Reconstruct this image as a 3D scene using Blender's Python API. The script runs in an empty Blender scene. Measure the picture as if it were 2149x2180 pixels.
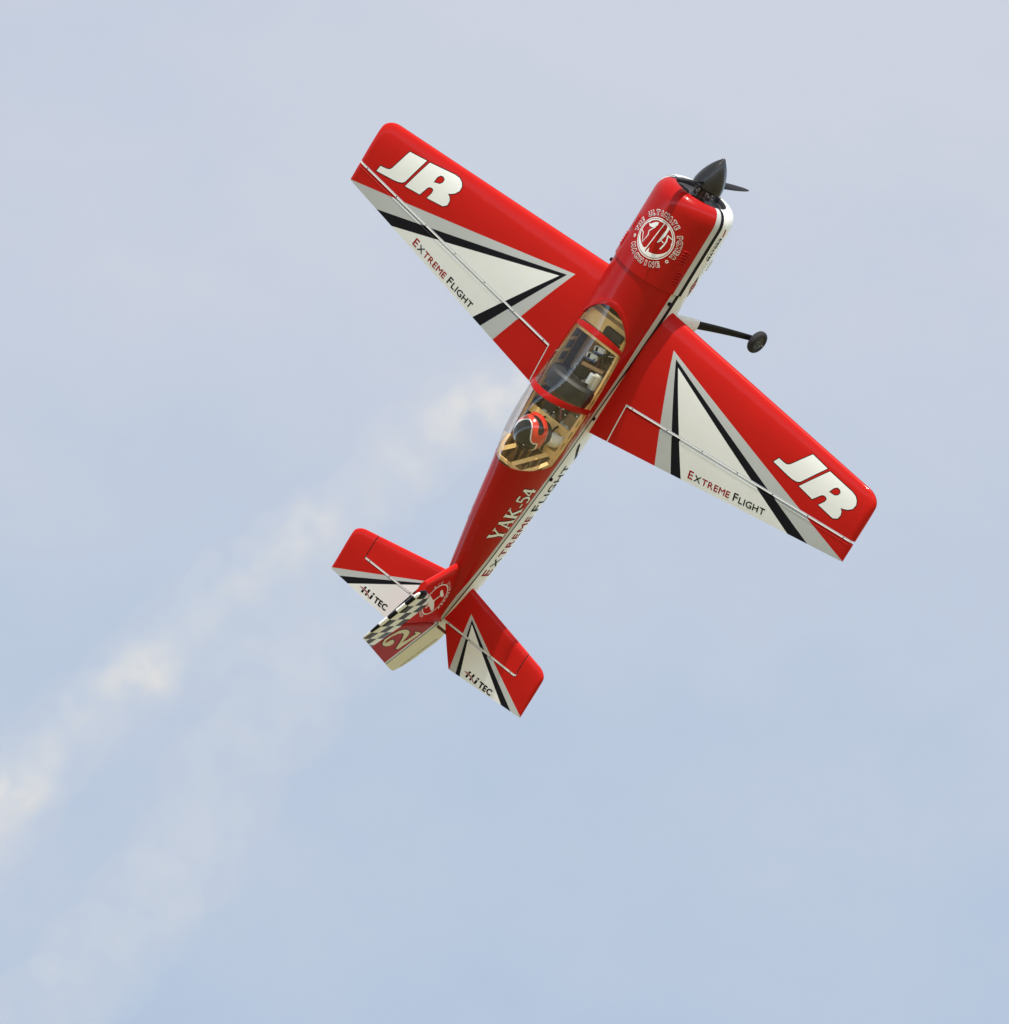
import bpy, bmesh, math, random
from mathutils import Vector, Matrix
from mathutils.bvhtree import BVHTree
random.seed(7)
SC = bpy.context.scene
COL = SC.collection
R = math.radians

# ------------------------------------------------------------------ camera
ELEV = R(20.0)
BASIS = Matrix(((1, 0, 0),
                (0, -math.sin(ELEV), -math.cos(ELEV)),
                (0, math.cos(ELEV), -math.sin(ELEV))))       # columns: right, up, towards the viewer
CAM = Vector((0, 0, 1.7))
cam_data = bpy.data.cameras.new('camera')
cam = bpy.data.objects.new('camera', cam_data)
COL.objects.link(cam)
cam.matrix_world = Matrix.Translation(CAM) @ BASIS.to_4x4()
cam_data.sensor_fit = 'HORIZONTAL'
cam_data.sensor_width = 36.0
cam_data.lens = 461.2
cam_data.clip_start = 0.5
cam_data.clip_end = 20000
SC.camera = cam

# attitude of the aircraft (columns: nose, left wing, top) seen in the camera's right/up/back axes
ATT = Matrix(((0.5009, -0.7309, -0.4635),
              (0.8186, 0.5740, -0.0205),
              (0.2810, -0.3691, 0.8859)))
PLANE_LOC = CAM + BASIS @ Vector((0.4945, 0.7961, -50.0))
PLANE_ROT = BASIS @ ATT
PLANE_MAT = Matrix.Translation(PLANE_LOC) @ PLANE_ROT.to_4x4()

# ------------------------------------------------------------------ sun and sky
sun_dir = (PLANE_ROT @ Vector((0.94, 0.225, 0.205))).normalized()
sun_el = math.asin(sun_dir.z)
sun_rot = math.atan2(sun_dir.x, sun_dir.y)
ld = bpy.data.lights.new('sun', 'SUN')
ld.energy = 5.0
ld.angle = R(0.53)
ld.color = (1.0, 0.93, 0.83)
sun = bpy.data.objects.new('sun', ld)
COL.objects.link(sun)
sun.rotation_euler = sun_dir.to_track_quat('Z', 'Y').to_euler()
sun.location = (0, 0, 60)

world = bpy.data.worlds.new('World')
SC.world = world
world.use_nodes = True
nt = world.node_tree
nt.nodes.clear()
out = nt.nodes.new('ShaderNodeOutputWorld')
bg = nt.nodes.new('ShaderNodeBackground')
bg.inputs['Strength'].default_value = 0.10
sky = nt.nodes.new('ShaderNodeTexSky')
sky.sky_type = 'NISHITA'
sky.sun_disc = False
sky.sun_elevation = sun_el
sky.sun_rotation = sun_rot
sky.air_density = 1.0
sky.dust_density = 1.0
tc = nt.nodes.new('ShaderNodeTexCoord')
sep = nt.nodes.new('ShaderNodeSeparateXYZ')
nt.links.new(tc.outputs['Generated'], sep.inputs[0])


def wmath(op, a, b=None, clamp=False):
    n = nt.nodes.new('ShaderNodeMath')
    n.operation = op
    n.use_clamp = clamp
    for i, v in enumerate((a, b)):
        if v is None:
            continue
        if isinstance(v, (int, float)):
            n.inputs[i].default_value = v
        else:
            nt.links.new(v, n.inputs[i])
    return n.outputs[0]


def wnoise(scale, detail, rough=0.5, off=(0, 0, 0)):
    mp = nt.nodes.new('ShaderNodeMapping')
    mp.inputs['Location'].default_value = off
    mp.inputs['Scale'].default_value = (1, 1, 1.5)
    nt.links.new(tc.outputs['Generated'], mp.inputs[0])
    n = nt.nodes.new('ShaderNodeTexNoise')
    n.inputs['Scale'].default_value = scale
    n.inputs['Detail'].default_value = detail
    n.inputs['Roughness'].default_value = rough
    nt.links.new(mp.outputs[0], n.inputs['Vector'])
    return n.outputs['Fac']


# thin high cloud: a veil that thickens with height, broken by soft noise
veil = wmath('MULTIPLY', wmath('SUBTRACT', sep.outputs['Z'], 0.30), 6.2)
n1 = wmath('MULTIPLY', wmath('SUBTRACT', wnoise(17, 2.0, 0.45, (3.1, 1.7, 0.4)), 0.5), 0.65)
n2 = wmath('MULTIPLY', wmath('SUBTRACT', wnoise(60, 9.0, 0.62, (0.4, 2.2, 5.0)), 0.5), 0.42)
fac = wmath('ADD', wmath('ADD', veil, 0.36), wmath('ADD', n1, n2))
mr = nt.nodes.new('ShaderNodeClamp')
mr.inputs['Min'].default_value = 0.12
mr.inputs['Max'].default_value = 0.92
nt.links.new(fac, mr.inputs['Value'])
# brightness of the hazy blue between the clouds, on top of the clear-air sky
haze_sky = nt.nodes.new('ShaderNodeMix')
haze_sky.data_type = 'RGBA'
haze_sky.inputs[0].default_value = 0.80
nt.links.new(sky.outputs[0], haze_sky.inputs[6])
haze_sky.inputs[7].default_value = (4.40, 5.80, 7.70, 1)
glow = nt.nodes.new('ShaderNodeMapRange')       # unseen low sky brightened, added to fill the wing tops with light
glow.interpolation_type = 'SMOOTHSTEP'
glow.inputs[1].default_value = 0.0
glow.inputs[2].default_value = 0.29
glow.inputs[3].default_value = 4.8
glow.inputs[4].default_value = 1.0
nt.links.new(sep.outputs['Z'], glow.inputs[0])
mix = nt.nodes.new('ShaderNodeMix')
mix.data_type = 'RGBA'
nt.links.new(mr.outputs[0], mix.inputs[0])
nt.links.new(haze_sky.outputs[2], mix.inputs[6])
mix.inputs[7].default_value = (6.30, 6.62, 7.50, 1)
gm = nt.nodes.new('ShaderNodeVectorMath')
gm.operation = 'SCALE'
nt.links.new(mix.outputs[2], gm.inputs[0])
nt.links.new(glow.outputs[0], gm.inputs['Scale'])
nt.links.new(gm.outputs[0], bg.inputs['Color'])
nt.links.new(bg.outputs[0], out.inputs['Surface'])

SC.view_settings.view_transform = 'Standard'
SC.view_settings.look = 'None'
SC.view_settings.gamma = 1.0
SC.view_settings.exposure = 0.0
SC.cycles.max_bounces = 10
SC.cycles.transparent_max_bounces = 16
SC.cycles.volume_bounces = 3
SC.cycles.volume_step_rate = 1.0
SC.cycles.volume_max_steps = 256


# ------------------------------------------------------------------ materials
MATS = {}


def mat(name, color, rough=0.4, coat=0.0, metal=0.0, spec=0.5, bump=0.0, bscale=40.0, var=0.0, vscale=6.0):
    m = bpy.data.materials.new(name)
    m.use_nodes = True
    t = m.node_tree
    b = t.nodes['Principled BSDF']
    b.inputs['Base Color'].default_value = (*color, 1)
    b.inputs['Roughness'].default_value = rough
    b.inputs['Metallic'].default_value = metal
    b.inputs['Specular IOR Level'].default_value = spec
    b.inputs['Coat Weight'].default_value = coat
    b.inputs['Coat Roughness'].default_value = 0.06
    co = t.nodes.new('ShaderNodeTexCoord')
    if var:
        n = t.nodes.new('ShaderNodeTexNoise')
        n.inputs['Scale'].default_value = vscale
        n.inputs['Detail'].default_value = 5
        t.links.new(co.outputs['Object'], n.inputs['Vector'])
        h = t.nodes.new('ShaderNodeMapRange')
        h.inputs[1].default_value = 0.25
        h.inputs[2].default_value = 0.75
        h.inputs[3].default_value = 1 - var
        h.inputs[4].default_value = 1 + var
        t.links.new(n.outputs['Fac'], h.inputs[0])
        mx = t.nodes.new('ShaderNodeMix')
        mx.data_type = 'RGBA'
        mx.blend_type = 'MULTIPLY'
        mx.inputs[0].default_value = 1
        mx.inputs[6].default_value = (*color, 1)
        t.links.new(h.outputs[0], mx.inputs[7])
        t.links.new(mx.outputs[2], b.inputs['Base Color'])
        r2 = t.nodes.new('ShaderNodeMapRange')
        r2.inputs[3].default_value = rough * 0.75
        r2.inputs[4].default_value = rough * 1.25
        t.links.new(n.outputs['Fac'], r2.inputs[0])
        t.links.new(r2.outputs[0], b.inputs['Roughness'])
    if bump:
        n = t.nodes.new('ShaderNodeTexNoise')
        n.inputs['Scale'].default_value = bscale
        n.inputs['Detail'].default_value = 3
        t.links.new(co.outputs['Object'], n.inputs['Vector'])
        bp = t.nodes.new('ShaderNodeBump')
        bp.inputs['Strength'].default_value = bump
        bp.inputs['Distance'].default_value = 0.004
        if name in ('red', 'white', 'silver', 'black'):        # ribs telegraphing through the film
            wv = t.nodes.new('ShaderNodeTexWave')
            wv.bands_direction = 'Y'
            wv.inputs['Scale'].default_value = 2.86
            wv.inputs['Distortion'].default_value = 0.4
            t.links.new(co.outputs['Object'], wv.inputs['Vector'])
            ad = t.nodes.new('ShaderNodeMath')
            ad.operation = 'MULTIPLY_ADD'
            ad.inputs[1].default_value = 0.35
            t.links.new(wv.outputs['Fac'], ad.inputs[0])
            t.links.new(n.outputs['Fac'], ad.inputs[2])
            t.links.new(ad.outputs[0], bp.inputs['Height'])
        else:
            t.links.new(n.outputs['Fac'], bp.inputs['Height'])
        t.links.new(bp.outputs[0], b.inputs['Normal'])
        t.links.new(bp.outputs[0], b.inputs['Coat Normal'])
    MATS[name] = m
    return m


mat('red', (0.48, 0.0115, 0.0085), 0.40, 0.13, spec=0.05, bump=0.10, bscale=9, var=0.05, vscale=5)
mat('red_gloss', (0.37, 0.0075, 0.0065), 0.30, 0.20, spec=0.08, bump=0.05, bscale=6, var=0.04)
mat('red_shaded', (0.36, 0.014, 0.010), 0.5, spec=0.03)  # same red film, with the rudder's shade put into its colour
mat('white', (0.77, 0.78, 0.76), 0.38, 0.0, spec=0.08, bump=0.10, bscale=9, var=0.03)
mat('silver', (0.47, 0.49, 0.49), 0.36, 0.1, spec=0.3, bump=0.10, bscale=9, var=0.04)
mat('black', (0.010, 0.010, 0.014), 0.40, 0.0, spec=0.06, bump=0.06, bscale=9, var=0.1)
mat('hinge_tape', (0.60, 0.60, 0.57), 0.5, spec=0.1)
mat('ink_black', (0.010, 0.010, 0.011), 0.5, spec=0.03)
mat('ink_white', (0.78, 0.79, 0.77), 0.4, 0.1, spec=0.3)
mat('ink_red', (0.30, 0.010, 0.010), 0.5, spec=0.03)
mat('cream', (0.68, 0.655, 0.50), 0.5, spec=0.04, var=0.03)  # white of the rudder with warm ground light put into its colour
mat('carbon', (0.013, 0.013, 0.014), 0.4, 0.0, spec=0.15, var=0.25, vscale=120)
mat('spinner_carbon', (0.014, 0.014, 0.015), 0.34, 0.2, spec=0.35, var=0.3, vscale=150)
mat('baffle', (0.045, 0.045, 0.055), 0.5, 0.1, var=0.2, vscale=30)
mat('hole', (0.006, 0.006, 0.007), 0.8, spec=0.1)
mat('metal', (0.55, 0.52, 0.50), 0.25, metal=1.0)
mat('bronze', (0.22, 0.14, 0.12), 0.35, metal=0.9)
mat('rubber', (0.022, 0.021, 0.023), 0.75, spec=0.3, var=0.3, vscale=60)
mat('rim_grey', (0.10, 0.11, 0.11), 0.4, metal=0.4)
mat('plywood', (0.88, 0.58, 0.22), 0.6, var=0.2, vscale=14, bump=0.15, bscale=80)
mat('plywood_dark', (0.24, 0.14, 0.065), 0.7, var=0.35, vscale=25)
mat('cockpit_dark', (0.030, 0.022, 0.017), 0.7, var=0.4, vscale=30)
mat('hood_black', (0.016, 0.017, 0.016), 0.6, var=0.3, vscale=25)
mat('suit_white', (0.72, 0.71, 0.64), 0.45, 0.2, bump=0.25, bscale=25)
mat('skin', (0.50, 0.28, 0.19), 0.5)
mat('battery_foil', (0.60, 0.62, 0.60), 0.35, metal=0.3, var=0.15, vscale=50)
mat('battery_blue', (0.02, 0.09, 0.35), 0.4)
mat('tank', (0.52, 0.48, 0.40), 0.35, var=0.2, vscale=30)
mat('wire_red', (0.22, 0.06, 0.06), 0.5)
mat('wire_dark', (0.03, 0.022, 0.02), 0.5)
mat('helmet_black', (0.010, 0.010, 0.011), 0.22, 0.5, spec=0.3)
mat('helmet_red', (0.62, 0.03, 0.012), 0.22, 0.9)
mat('helmet_white', (0.78, 0.77, 0.72), 0.25, 0.8)
mat('strap_black', (0.02, 0.02, 0.022), 0.6)


def glass_mat():
    m = bpy.data.materials.new('canopy_glass')
    m.use_nodes = True
    t = m.node_tree
    t.nodes.clear()
    o = t.nodes.new('ShaderNodeOutputMaterial')
    tr = t.nodes.new('ShaderNodeBsdfTransparent')
    tr.inputs[0].default_value = (0.975, 0.975, 0.97, 1)
    gl = t.nodes.new('ShaderNodeBsdfGlossy')
    gl.inputs['Roughness'].default_value = 0.07
    fr = t.nodes.new('ShaderNodeFresnel')
    ge = t.nodes.new('ShaderNodeNewGeometry')     # a thin sheet: the same reflectance from both faces
    io = t.nodes.new('ShaderNodeMapRange')
    io.inputs[3].default_value = 1.49
    io.inputs[4].default_value = 1 / 1.49
    t.links.new(ge.outputs['Backfacing'], io.inputs[0])
    t.links.new(io.outputs[0], fr.inputs[0])
    mx = t.nodes.new('ShaderNodeMixShader')
    dbl = t.nodes.new('ShaderNodeMath')          # outer and inner face of the moulding
    dbl.operation = 'MULTIPLY'
    dbl.use_clamp = True
    dbl.inputs[1].default_value = 1.6
    t.links.new(fr.outputs[0], dbl.inputs[0])
    t.links.new(dbl.outputs[0], mx.inputs[0])
    t.links.new(tr.outputs[0], mx.inputs[1])
    t.links.new(gl.outputs[0], mx.inputs[2])
    t.links.new(mx.outputs[0], o.inputs['Surface'])
    MATS['glass'] = m


glass_mat()


# ------------------------------------------------------------------ mesh helpers
class MB:
    """collects faces with named materials; build() links them as ONE mesh object"""

    def __init__(self):
        self.bm = bmesh.new()
        self.names = []

    def mi(self, name):
        if name not in self.names:
            self.names.append(name)
        return self.names.index(name)

    def faces(self, verts, faces, m, smooth=False):
        vs = [self.bm.verts.new(v) for v in verts]
        k = self.mi(m) if isinstance(m, str) else None
        r = []
        for i, f in enumerate(faces):
            if len(set(f)) < 3:
                continue
            try:
                fc = self.bm.faces.new([vs[j] for j in f])
            except ValueError:
                continue
            fc.material_index = k if k is not None else self.mi(m[i])
            fc.smooth = smooth
            r.append(fc)
        return r

    def grid(self, fn, nu, nv, m, smooth=True, wrap=False, flip=False):
        vs = [fn(i, j) for i in range(nu) for j in range(nv)]
        fs, ms = [], []
        for i in range(nu - 1):
            for j in range(nv if wrap else nv - 1):
                a, b = i * nv + j, i * nv + (j + 1) % nv
                f = (a, b, b + nv, a + nv)
                fs.append(f[::-1] if flip else f)
                ms.append(m if isinstance(m, str) else m(i, j))
        return self.faces(vs, fs, ms, smooth)

    def box(self, c, s, m, rot=None, smooth=False, bev=0.0):
        hx, hy, hz = s[0] / 2, s[1] / 2, s[2] / 2
        if bev:
            t = bmesh.new()
            bmesh.ops.create_cube(t, size=1)
            bmesh.ops.scale(t, vec=s, verts=t.verts)
            bmesh.ops.bevel(t, geom=list(t.edges), offset=bev, segments=2, affect='EDGES')
            t.verts.index_update()
            pts = [v.co.copy() for v in t.verts]
            fs = [[v.index for v in f.verts] for f in t.faces]
            t.free()
        else:
            pts = [Vector((x, y, z)) for x in (-hx, hx) for y in (-hy, hy) for z in (-hz, hz)]
            fs = [(0, 1, 3, 2), (4, 6, 7, 5), (0, 4, 5, 1), (2, 3, 7, 6), (0, 2, 6, 4), (1, 5, 7, 3)]
        if rot:
            pts = [rot @ p for p in pts]
        c = Vector(c)
        return self.faces([p + c for p in pts], fs, m, smooth)

    def tube(self, path, rad, m, n=10, caps=True, smooth=True):
        path = [Vector(p) for p in path]
        rads = rad if isinstance(rad, (list, tuple)) else [rad] * len(path)
        rings = []
        for i, p in enumerate(path):
            d = (path[min(i + 1, len(path) - 1)] - path[max(i - 1, 0)]).normalized()
            a = d.orthogonal().normalized() if i == 0 else (a - d * a.dot(d)).normalized()
            b = d.cross(a)
            rings.append([p + (a * math.cos(2 * math.pi * k / n) + b * math.sin(2 * math.pi * k / n)) * rads[i] for k in range(n)])
        self.grid(lambda i, j: rings[i][j], len(path), n, m, smooth, wrap=True)
        if caps:
            self.faces(rings[0], [tuple(range(n))[::-1]], m)
            self.faces(rings[-1], [tuple(range(n))], m)

    def lathe(self, prof, m, n=32, center=(0, 0, 0), axis='x', smooth=True):
        c = Vector(center)

        def P(i, j):
            h, r = prof[i]
            a = 2 * math.pi * j / n
            if axis == 'x':
                return c + Vector((h, r * math.cos(a), r * math.sin(a)))
            if axis == 'y':
                return c + Vector((r * math.cos(a), h, r * math.sin(a)))
            return c + Vector((r * math.cos(a), r * math.sin(a), h))
        self.grid(P, len(prof), n, m, smooth, wrap=True)

    def clean(self, d=1e-5):
        bmesh.ops.remove_doubles(self.bm, verts=self.bm.verts, dist=d)

    def normals(self):
        bmesh.ops.recalc_face_normals(self.bm, faces=self.bm.faces)

    def bisect(self, co, no):
        geo = list(self.bm.verts) + list(self.bm.edges) + list(self.bm.faces)
        bmesh.ops.bisect_plane(self.bm, geom=geo, dist=1e-6, plane_co=co, plane_no=no)

    def bvh(self):
        self.bm.verts.ensure_lookup_table()
        self.bm.faces.ensure_lookup_table()
        return BVHTree.FromBMesh(self.bm)

    def transform(self, M):
        self.bm.transform(M)

    def build(self, name, parent=None, sharp=35):
        me = bpy.data.meshes.new(name)
        for f in self.bm.faces:
            f.normal_update()
        lim = R(sharp)
        for e in self.bm.edges:
            if len(e.link_faces) == 2 and e.calc_face_angle(0) > lim:
                e.smooth = False
        self.bm.to_mesh(me)
        self.bm.free()
        for n in self.names:
            me.materials.append(MATS[n])
        o = bpy.data.objects.new(name, me)
        COL.objects.link(o)
        if parent is not None:
            o.parent = parent
        return o


def empty(name, parent=None):
    o = bpy.data.objects.new(name, None)
    o.empty_display_size = 0.1
    COL.objects.link(o)
    if parent is not None:
        o.parent = parent
    return o


def lerp_tab(tab, x):
    """piecewise monotone-ish interpolation of (x, value) rows sorted by decreasing x"""
    t = sorted(tab)
    if x <= t[0][0]:
        return t[0][1]
    if x >= t[-1][0]:
        return t[-1][1]
    for i in range(len(t) - 1):
        if t[i][0] <= x <= t[i + 1][0]:
            x0, y0 = t[i]
            x1, y1 = t[i + 1]

            def sl(k):
                if k <= 0 or k >= len(t) - 1:
                    return None
                return (t[k + 1][1] - t[k - 1][1]) / (t[k + 1][0] - t[k - 1][0])
            d = (y1 - y0) / (x1 - x0)
            m0, m1 = sl(i), sl(i + 1)
            m0 = d if m0 is None else m0
            m1 = d if m1 is None else m1
            s = (x - x0) / (x1 - x0)
            h = x1 - x0
            return ((2 * s ** 3 - 3 * s ** 2 + 1) * y0 + (s ** 3 - 2 * s ** 2 + s) * h * m0
                    + (-2 * s ** 3 + 3 * s ** 2) * y1 + (s ** 3 - s ** 2) * h * m1)


# ------------------------------------------------------------------ lettering helpers
GLYPHS = {}


def glyph(ch, bold=0.0):
    """verts (2D, cap height 1, left edge at 0), faces, width"""
    key = (ch, bold)
    if key in GLYPHS:
        return GLYPHS[key]
    cu = bpy.data.curves.new('glyph', 'FONT')
    cu.body = ch
    cu.size = 1.0
    cu.offset = bold
    cu.resolution_u = 3
    o = bpy.data.objects.new('glyph', cu)
    COL.objects.link(o)
    bpy.context.view_layer.update()
    dg = bpy.context.evaluated_depsgraph_get()
    me = bpy.data.meshes.new_from_object(o.evaluated_get(dg))
    vs = [(v.co.x, v.co.y) for v in me.vertices]
    fs = [tuple(p.vertices) for p in me.polygons]
    bpy.data.objects.remove(o)
    bpy.data.curves.remove(cu)
    bpy.data.meshes.remove(me)
    if ch == 'H' and bold == 0.0:
        ys = [v[1] for v in vs]
        GLYPHS['cap'] = max(ys) - min(ys)
    cap = GLYPHS['cap'] if 'cap' in GLYPHS else 0.7
    if not vs:
        GLYPHS[key] = ([], [], 0.35)
        return GLYPHS[key]
    x0 = min(v[0] for v in vs)
    vs = [((v[0] - x0) / cap, v[1] / cap) for v in vs]
    GLYPHS[key] = (vs, fs, max(v[0] for v in vs))
    return GLYPHS[key]


glyph('H')


def text_line(runs, gap=0.16, xs=1.0, shear=0.0, bold=None, length=None):
    if bold:                              # heavier letters: the same letter laid again a hair to either side
        a, x = text_line(runs, gap, xs, shear, 0.0, length)
        res = []
        for dx, dy in ((-bold[0], 0), (bold[0], 0), (0, bold[1]), (0, -bold[1])):
            res += [([(p + dx, q + dy) for p, q in vs], fs, m) for vs, fs, m in a]
        return res, x
    return text_plain(runs, gap, xs, shear, length)


def text_plain(runs, gap=0.16, xs=1.0, shear=0.0, length=None):
    """runs: [(string, size, material)] -> list of (verts, faces, material); cap height of size 1 = 1"""
    res, x = [], 0.0
    for s, size, m in runs:
        for ch in s:
            if ch == ' ':
                x += 0.42 * size * xs
                continue
            vs, fs, w = glyph(ch)
            res.append(([(x + v[0] * size * xs, v[1] * size) for v in vs], fs, m))
            x += w * size * xs + gap * size
    x -= gap
    if length:
        k = length / x
        res = [([(v[0] * k, v[1]) for v in vs], fs, m) for vs, fs, m in res]
        x = length
    if shear:
        res = [([(v[0] + shear * v[1], v[1]) for v in vs], fs, m) for vs, fs, m in res]
    return res, x


def place2d(items, M=None, scale=1.0, rot=0.0, loc=(0, 0)):
    c, s = math.cos(rot), math.sin(rot)
    return [([(loc[0] + scale * (c * x - s * y), loc[1] + scale * (s * x + c * y)) for x, y in vs], fs, m) for vs, fs, m in items]


def poly2d(pts, m):
    return (list(pts), [tuple(range(len(pts)))], m)


def ring2d(c, r0, r1, m, n=72, a0=0, a1=360):
    vs, fs = [], []
    for i in range(n + 1):
        a = R(a0 + (a1 - a0) * i / n)
        vs += [(c[0] + r0 * math.cos(a), c[1] + r0 * math.sin(a)), (c[0] + r1 * math.cos(a), c[1] + r1 * math.sin(a))]
    for i in range(n):
        fs.append((2 * i, 2 * i + 1, 2 * i + 3, 2 * i + 2))
    return (vs, fs, m)


def stroke2d(pts, w, m):
    """a line of width w through pts"""
    n = len(pts)
    L, Rr = [], []
    for i in range(n):
        a = Vector(pts[max(i - 1, 0)])
        b = Vector(pts[min(i + 1, n - 1)])
        d = (b - a).normalized()
        nn = Vector((-d.y, d.x))
        p = Vector(pts[i])
        L.append(tuple(p + nn * w / 2))
        Rr.append(tuple(p - nn * w / 2))
    vs = L + Rr
    return (vs, [(i, i + 1, n + i + 1, n + i) for i in range(n - 1)], m)


def grow(pts, d):
    """outline of a closed polygon moved outwards by d"""
    n = len(pts)
    area = sum(pts[i][0] * pts[(i + 1) % n][1] - pts[(i + 1) % n][0] * pts[i][1] for i in range(n))
    sg = 1 if area > 0 else -1
    res = []
    for i in range(n):
        p0, p1, p2 = Vector(pts[i - 1]), Vector(pts[i]), Vector(pts[(i + 1) % n])
        a, b = (p1 - p0).normalized(), (p2 - p1).normalized()
        n1, n2 = Vector((a.y, -a.x)) * sg, Vector((b.y, -b.x)) * sg
        k = (n1 + n2)
        k = k / max(k.length_squared / 2, 0.7)
        res.append(tuple(p1 + k * d))
    return res


def fill(pts, holes=(), m='ink_white'):
    """triangulated polygon with holes"""
    t = bmesh.new()
    for loop in (pts, *holes):
        vs = [t.verts.new((p[0], p[1], 0)) for p in loop]
        for i in range(len(vs)):
            t.edges.new((vs[i], vs[(i + 1) % len(vs)]))
    bmesh.ops.triangle_fill(t, edges=list(t.edges), use_beauty=True)
    t.verts.index_update()
    vs = [(v.co.x, v.co.y) for v in t.verts]
    fs = [tuple(v.index for v in f.verts) for f in t.faces]
    t.free()
    return (vs, fs, m)


def stick(mb, bvh, items, ray, off=0.0006, step=0.012, rise=0.00006):
    """lay flat artwork onto a surface: ray(u, v) -> (origin, direction)"""
    for k, (vs, fs, m) in enumerate(items):
        t = bmesh.new()
        tv = [t.verts.new((x, y, 0)) for x, y in vs]
        for f in fs:
            if len(set(f)) > 2:
                try:
                    t.faces.new([tv[i] for i in f])
                except ValueError:
                    pass
        if step:
            for ax in (0, 1):
                c = [v.co[ax] for v in t.verts]
                lo, hi = min(c), max(c)
                x = math.floor(lo / step) * step + step
                while x < hi - 1e-6:
                    no = (1, 0, 0) if ax == 0 else (0, 1, 0)
                    co = (x, 0, 0) if ax == 0 else (0, x, 0)
                    bmesh.ops.bisect_plane(t, geom=list(t.verts) + list(t.edges) + list(t.faces), dist=1e-7, plane_co=co, plane_no=no)
                    x += step
        big = [f for f in t.faces if len(f.verts) > 4]
        if big:
            bmesh.ops.triangulate(t, faces=big)
        t.verts.index_update()
        pts = []
        for v in t.verts:
            o, d = ray(v.co.x, v.co.y)
            hit, nrm, _, _ = bvh.ray_cast(o, d)
            if hit is None:
                hit, nrm, _, _ = bvh.find_nearest(o + d * 0.1)
            if nrm.dot(d) > 0:
                nrm = -nrm
            pts.append(hit + nrm * (off + rise * k))
        d0 = ray(vs[0][0], vs[0][1])[1]
        fcs = []
        for f in t.faces:
            ii = [v.index for v in f.verts]
            a, b, c = pts[ii[0]], pts[ii[1]], pts[ii[2]]
            if (b - a).cross(c - a).dot(d0) > 0:
                ii = ii[::-1]
            fcs.append(ii)
        mb.faces(pts, fcs, m, True)
        t.free()


def from_top(u, v):                       # u to the right wing, v to the nose
    return Vector((v, -u, 1.0)), Vector((0, 0, -1))


def from_right(u, v):                     # u to the nose, v up
    return Vector((u, -1.0, v)), Vector((0, 1, 0))


def from_left(u, v):                      # u to the tail
    return Vector((-u, 1.0, v)), Vector((0, -1, 0))


# ------------------------------------------------------------------ ground (below and out of the frame)
g = MB()
NR = 48
rad = [0, 30, 90, 250, 700, 2000, 6000]
g.grid(lambda i, j: Vector((rad[i] * math.cos(2 * math.pi * j / NR), rad[i] * math.sin(2 * math.pi * j / NR), 0)), len(rad), NR, 'ground_grass', False, wrap=True)
mat('ground_grass', (0.265, 0.232, 0.105), 0.95, spec=0.1, var=0.35, vscale=0.05)
g.clean()
ground = g.build('ground')
ground['kind'] = 'structure'

# ================================================================== THE AIRCRAFT
plane = empty('aerobatic_plane')
plane.matrix_world = PLANE_MAT
plane['label'] = 'red white and silver radio controlled aerobatic plane climbing steeply with smoke behind it'
plane['category'] = 'aeroplane'

# ---------------------------------------------------------------- fuselage shape tables
W_ = [(0.60, 0.163), (0.16, 0.1615), (0.0, 0.157), (-0.10, 0.150), (-0.27, 0.136), (-0.41, 0.128), (-0.60, 0.119), (-0.75, 0.107),
      (-0.98, 0.087), (-1.14, 0.072), (-1.23, 0.062), (-1.32, 0.051), (-1.42, 0.032), (-1.486, 0.016)]
ZT_ = [(0.60, 0.160), (0.16, 0.160), (0.0, 0.160), (-0.06, 0.168), (-0.14, 0.188), (-0.27, 0.242), (-0.41, 0.318), (-0.50, 0.338), (-0.585, 0.342), (-0.66, 0.325), (-0.755, 0.283),
       (-0.98, 0.222), (-1.14, 0.168), (-1.23, 0.140), (-1.32, 0.110), (-1.42, 0.072), (-1.486, 0.040)]
ZB_ = [(0.60, -0.166), (0.16, -0.166), (0.0, -0.165), (-0.30, -0.160), (-0.50, -0.148), (-0.75, -0.130), (-0.95, -0.122), (-1.14, -0.120), (-1.32, -0.108), (-1.42, -0.10), (-1.486, -0.092)]
ZS_ = [(0.60, 0.0), (0.0, 0.0), (-0.10, 0.0), (-0.27, 0.040), (-0.41, 0.078), (-0.60, 0.076), (-0.75, 0.060), (-1.0, 0.050), (-1.3, 0.040), (-1.486, 0.0)]
NB_ = [(0.60, 2.15), (0.1, 2.2), (-0.1, 2.5), (-0.4, 3.0), (-1.3, 3.0), (-1.486, 2.4)]
ZRIM = [(0.60, 0.12), (0.16, 0.12), (-0.02, 0.125), (-0.14, 0.120), (-0.30, 0.120), (-0.45, 0.118), (-0.68, 0.112), (-0.80, 0.14), (-0.98, 0.145), (-1.14, 0.118), (-1.23, 0.104), (-1.32, 0.088), (-1.42, 0.062), (-1.486, 0.035)]
ZA, ZBk, ZC = 0.073, 0.049, 0.030      # red/silver, silver/black, black/white


def sec_y(x, z):
    w, zt, zb, zs, nb = (lerp_tab(t, x) for t in (W_, ZT_, ZB_, ZS_, NB_))
    if z >= zs:
        q = min(1.0, (z - zs) / (zt - zs))
        return w * (max(0.0, 1 - q ** 2.05)) ** (1 / 2.05)
    q = min(1.0, (zs - z) / (zs - zb))
    return w * (max(0.0, 1 - q ** nb)) ** (1 / nb)


NT, NM, NL = 14, 6, 14


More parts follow.
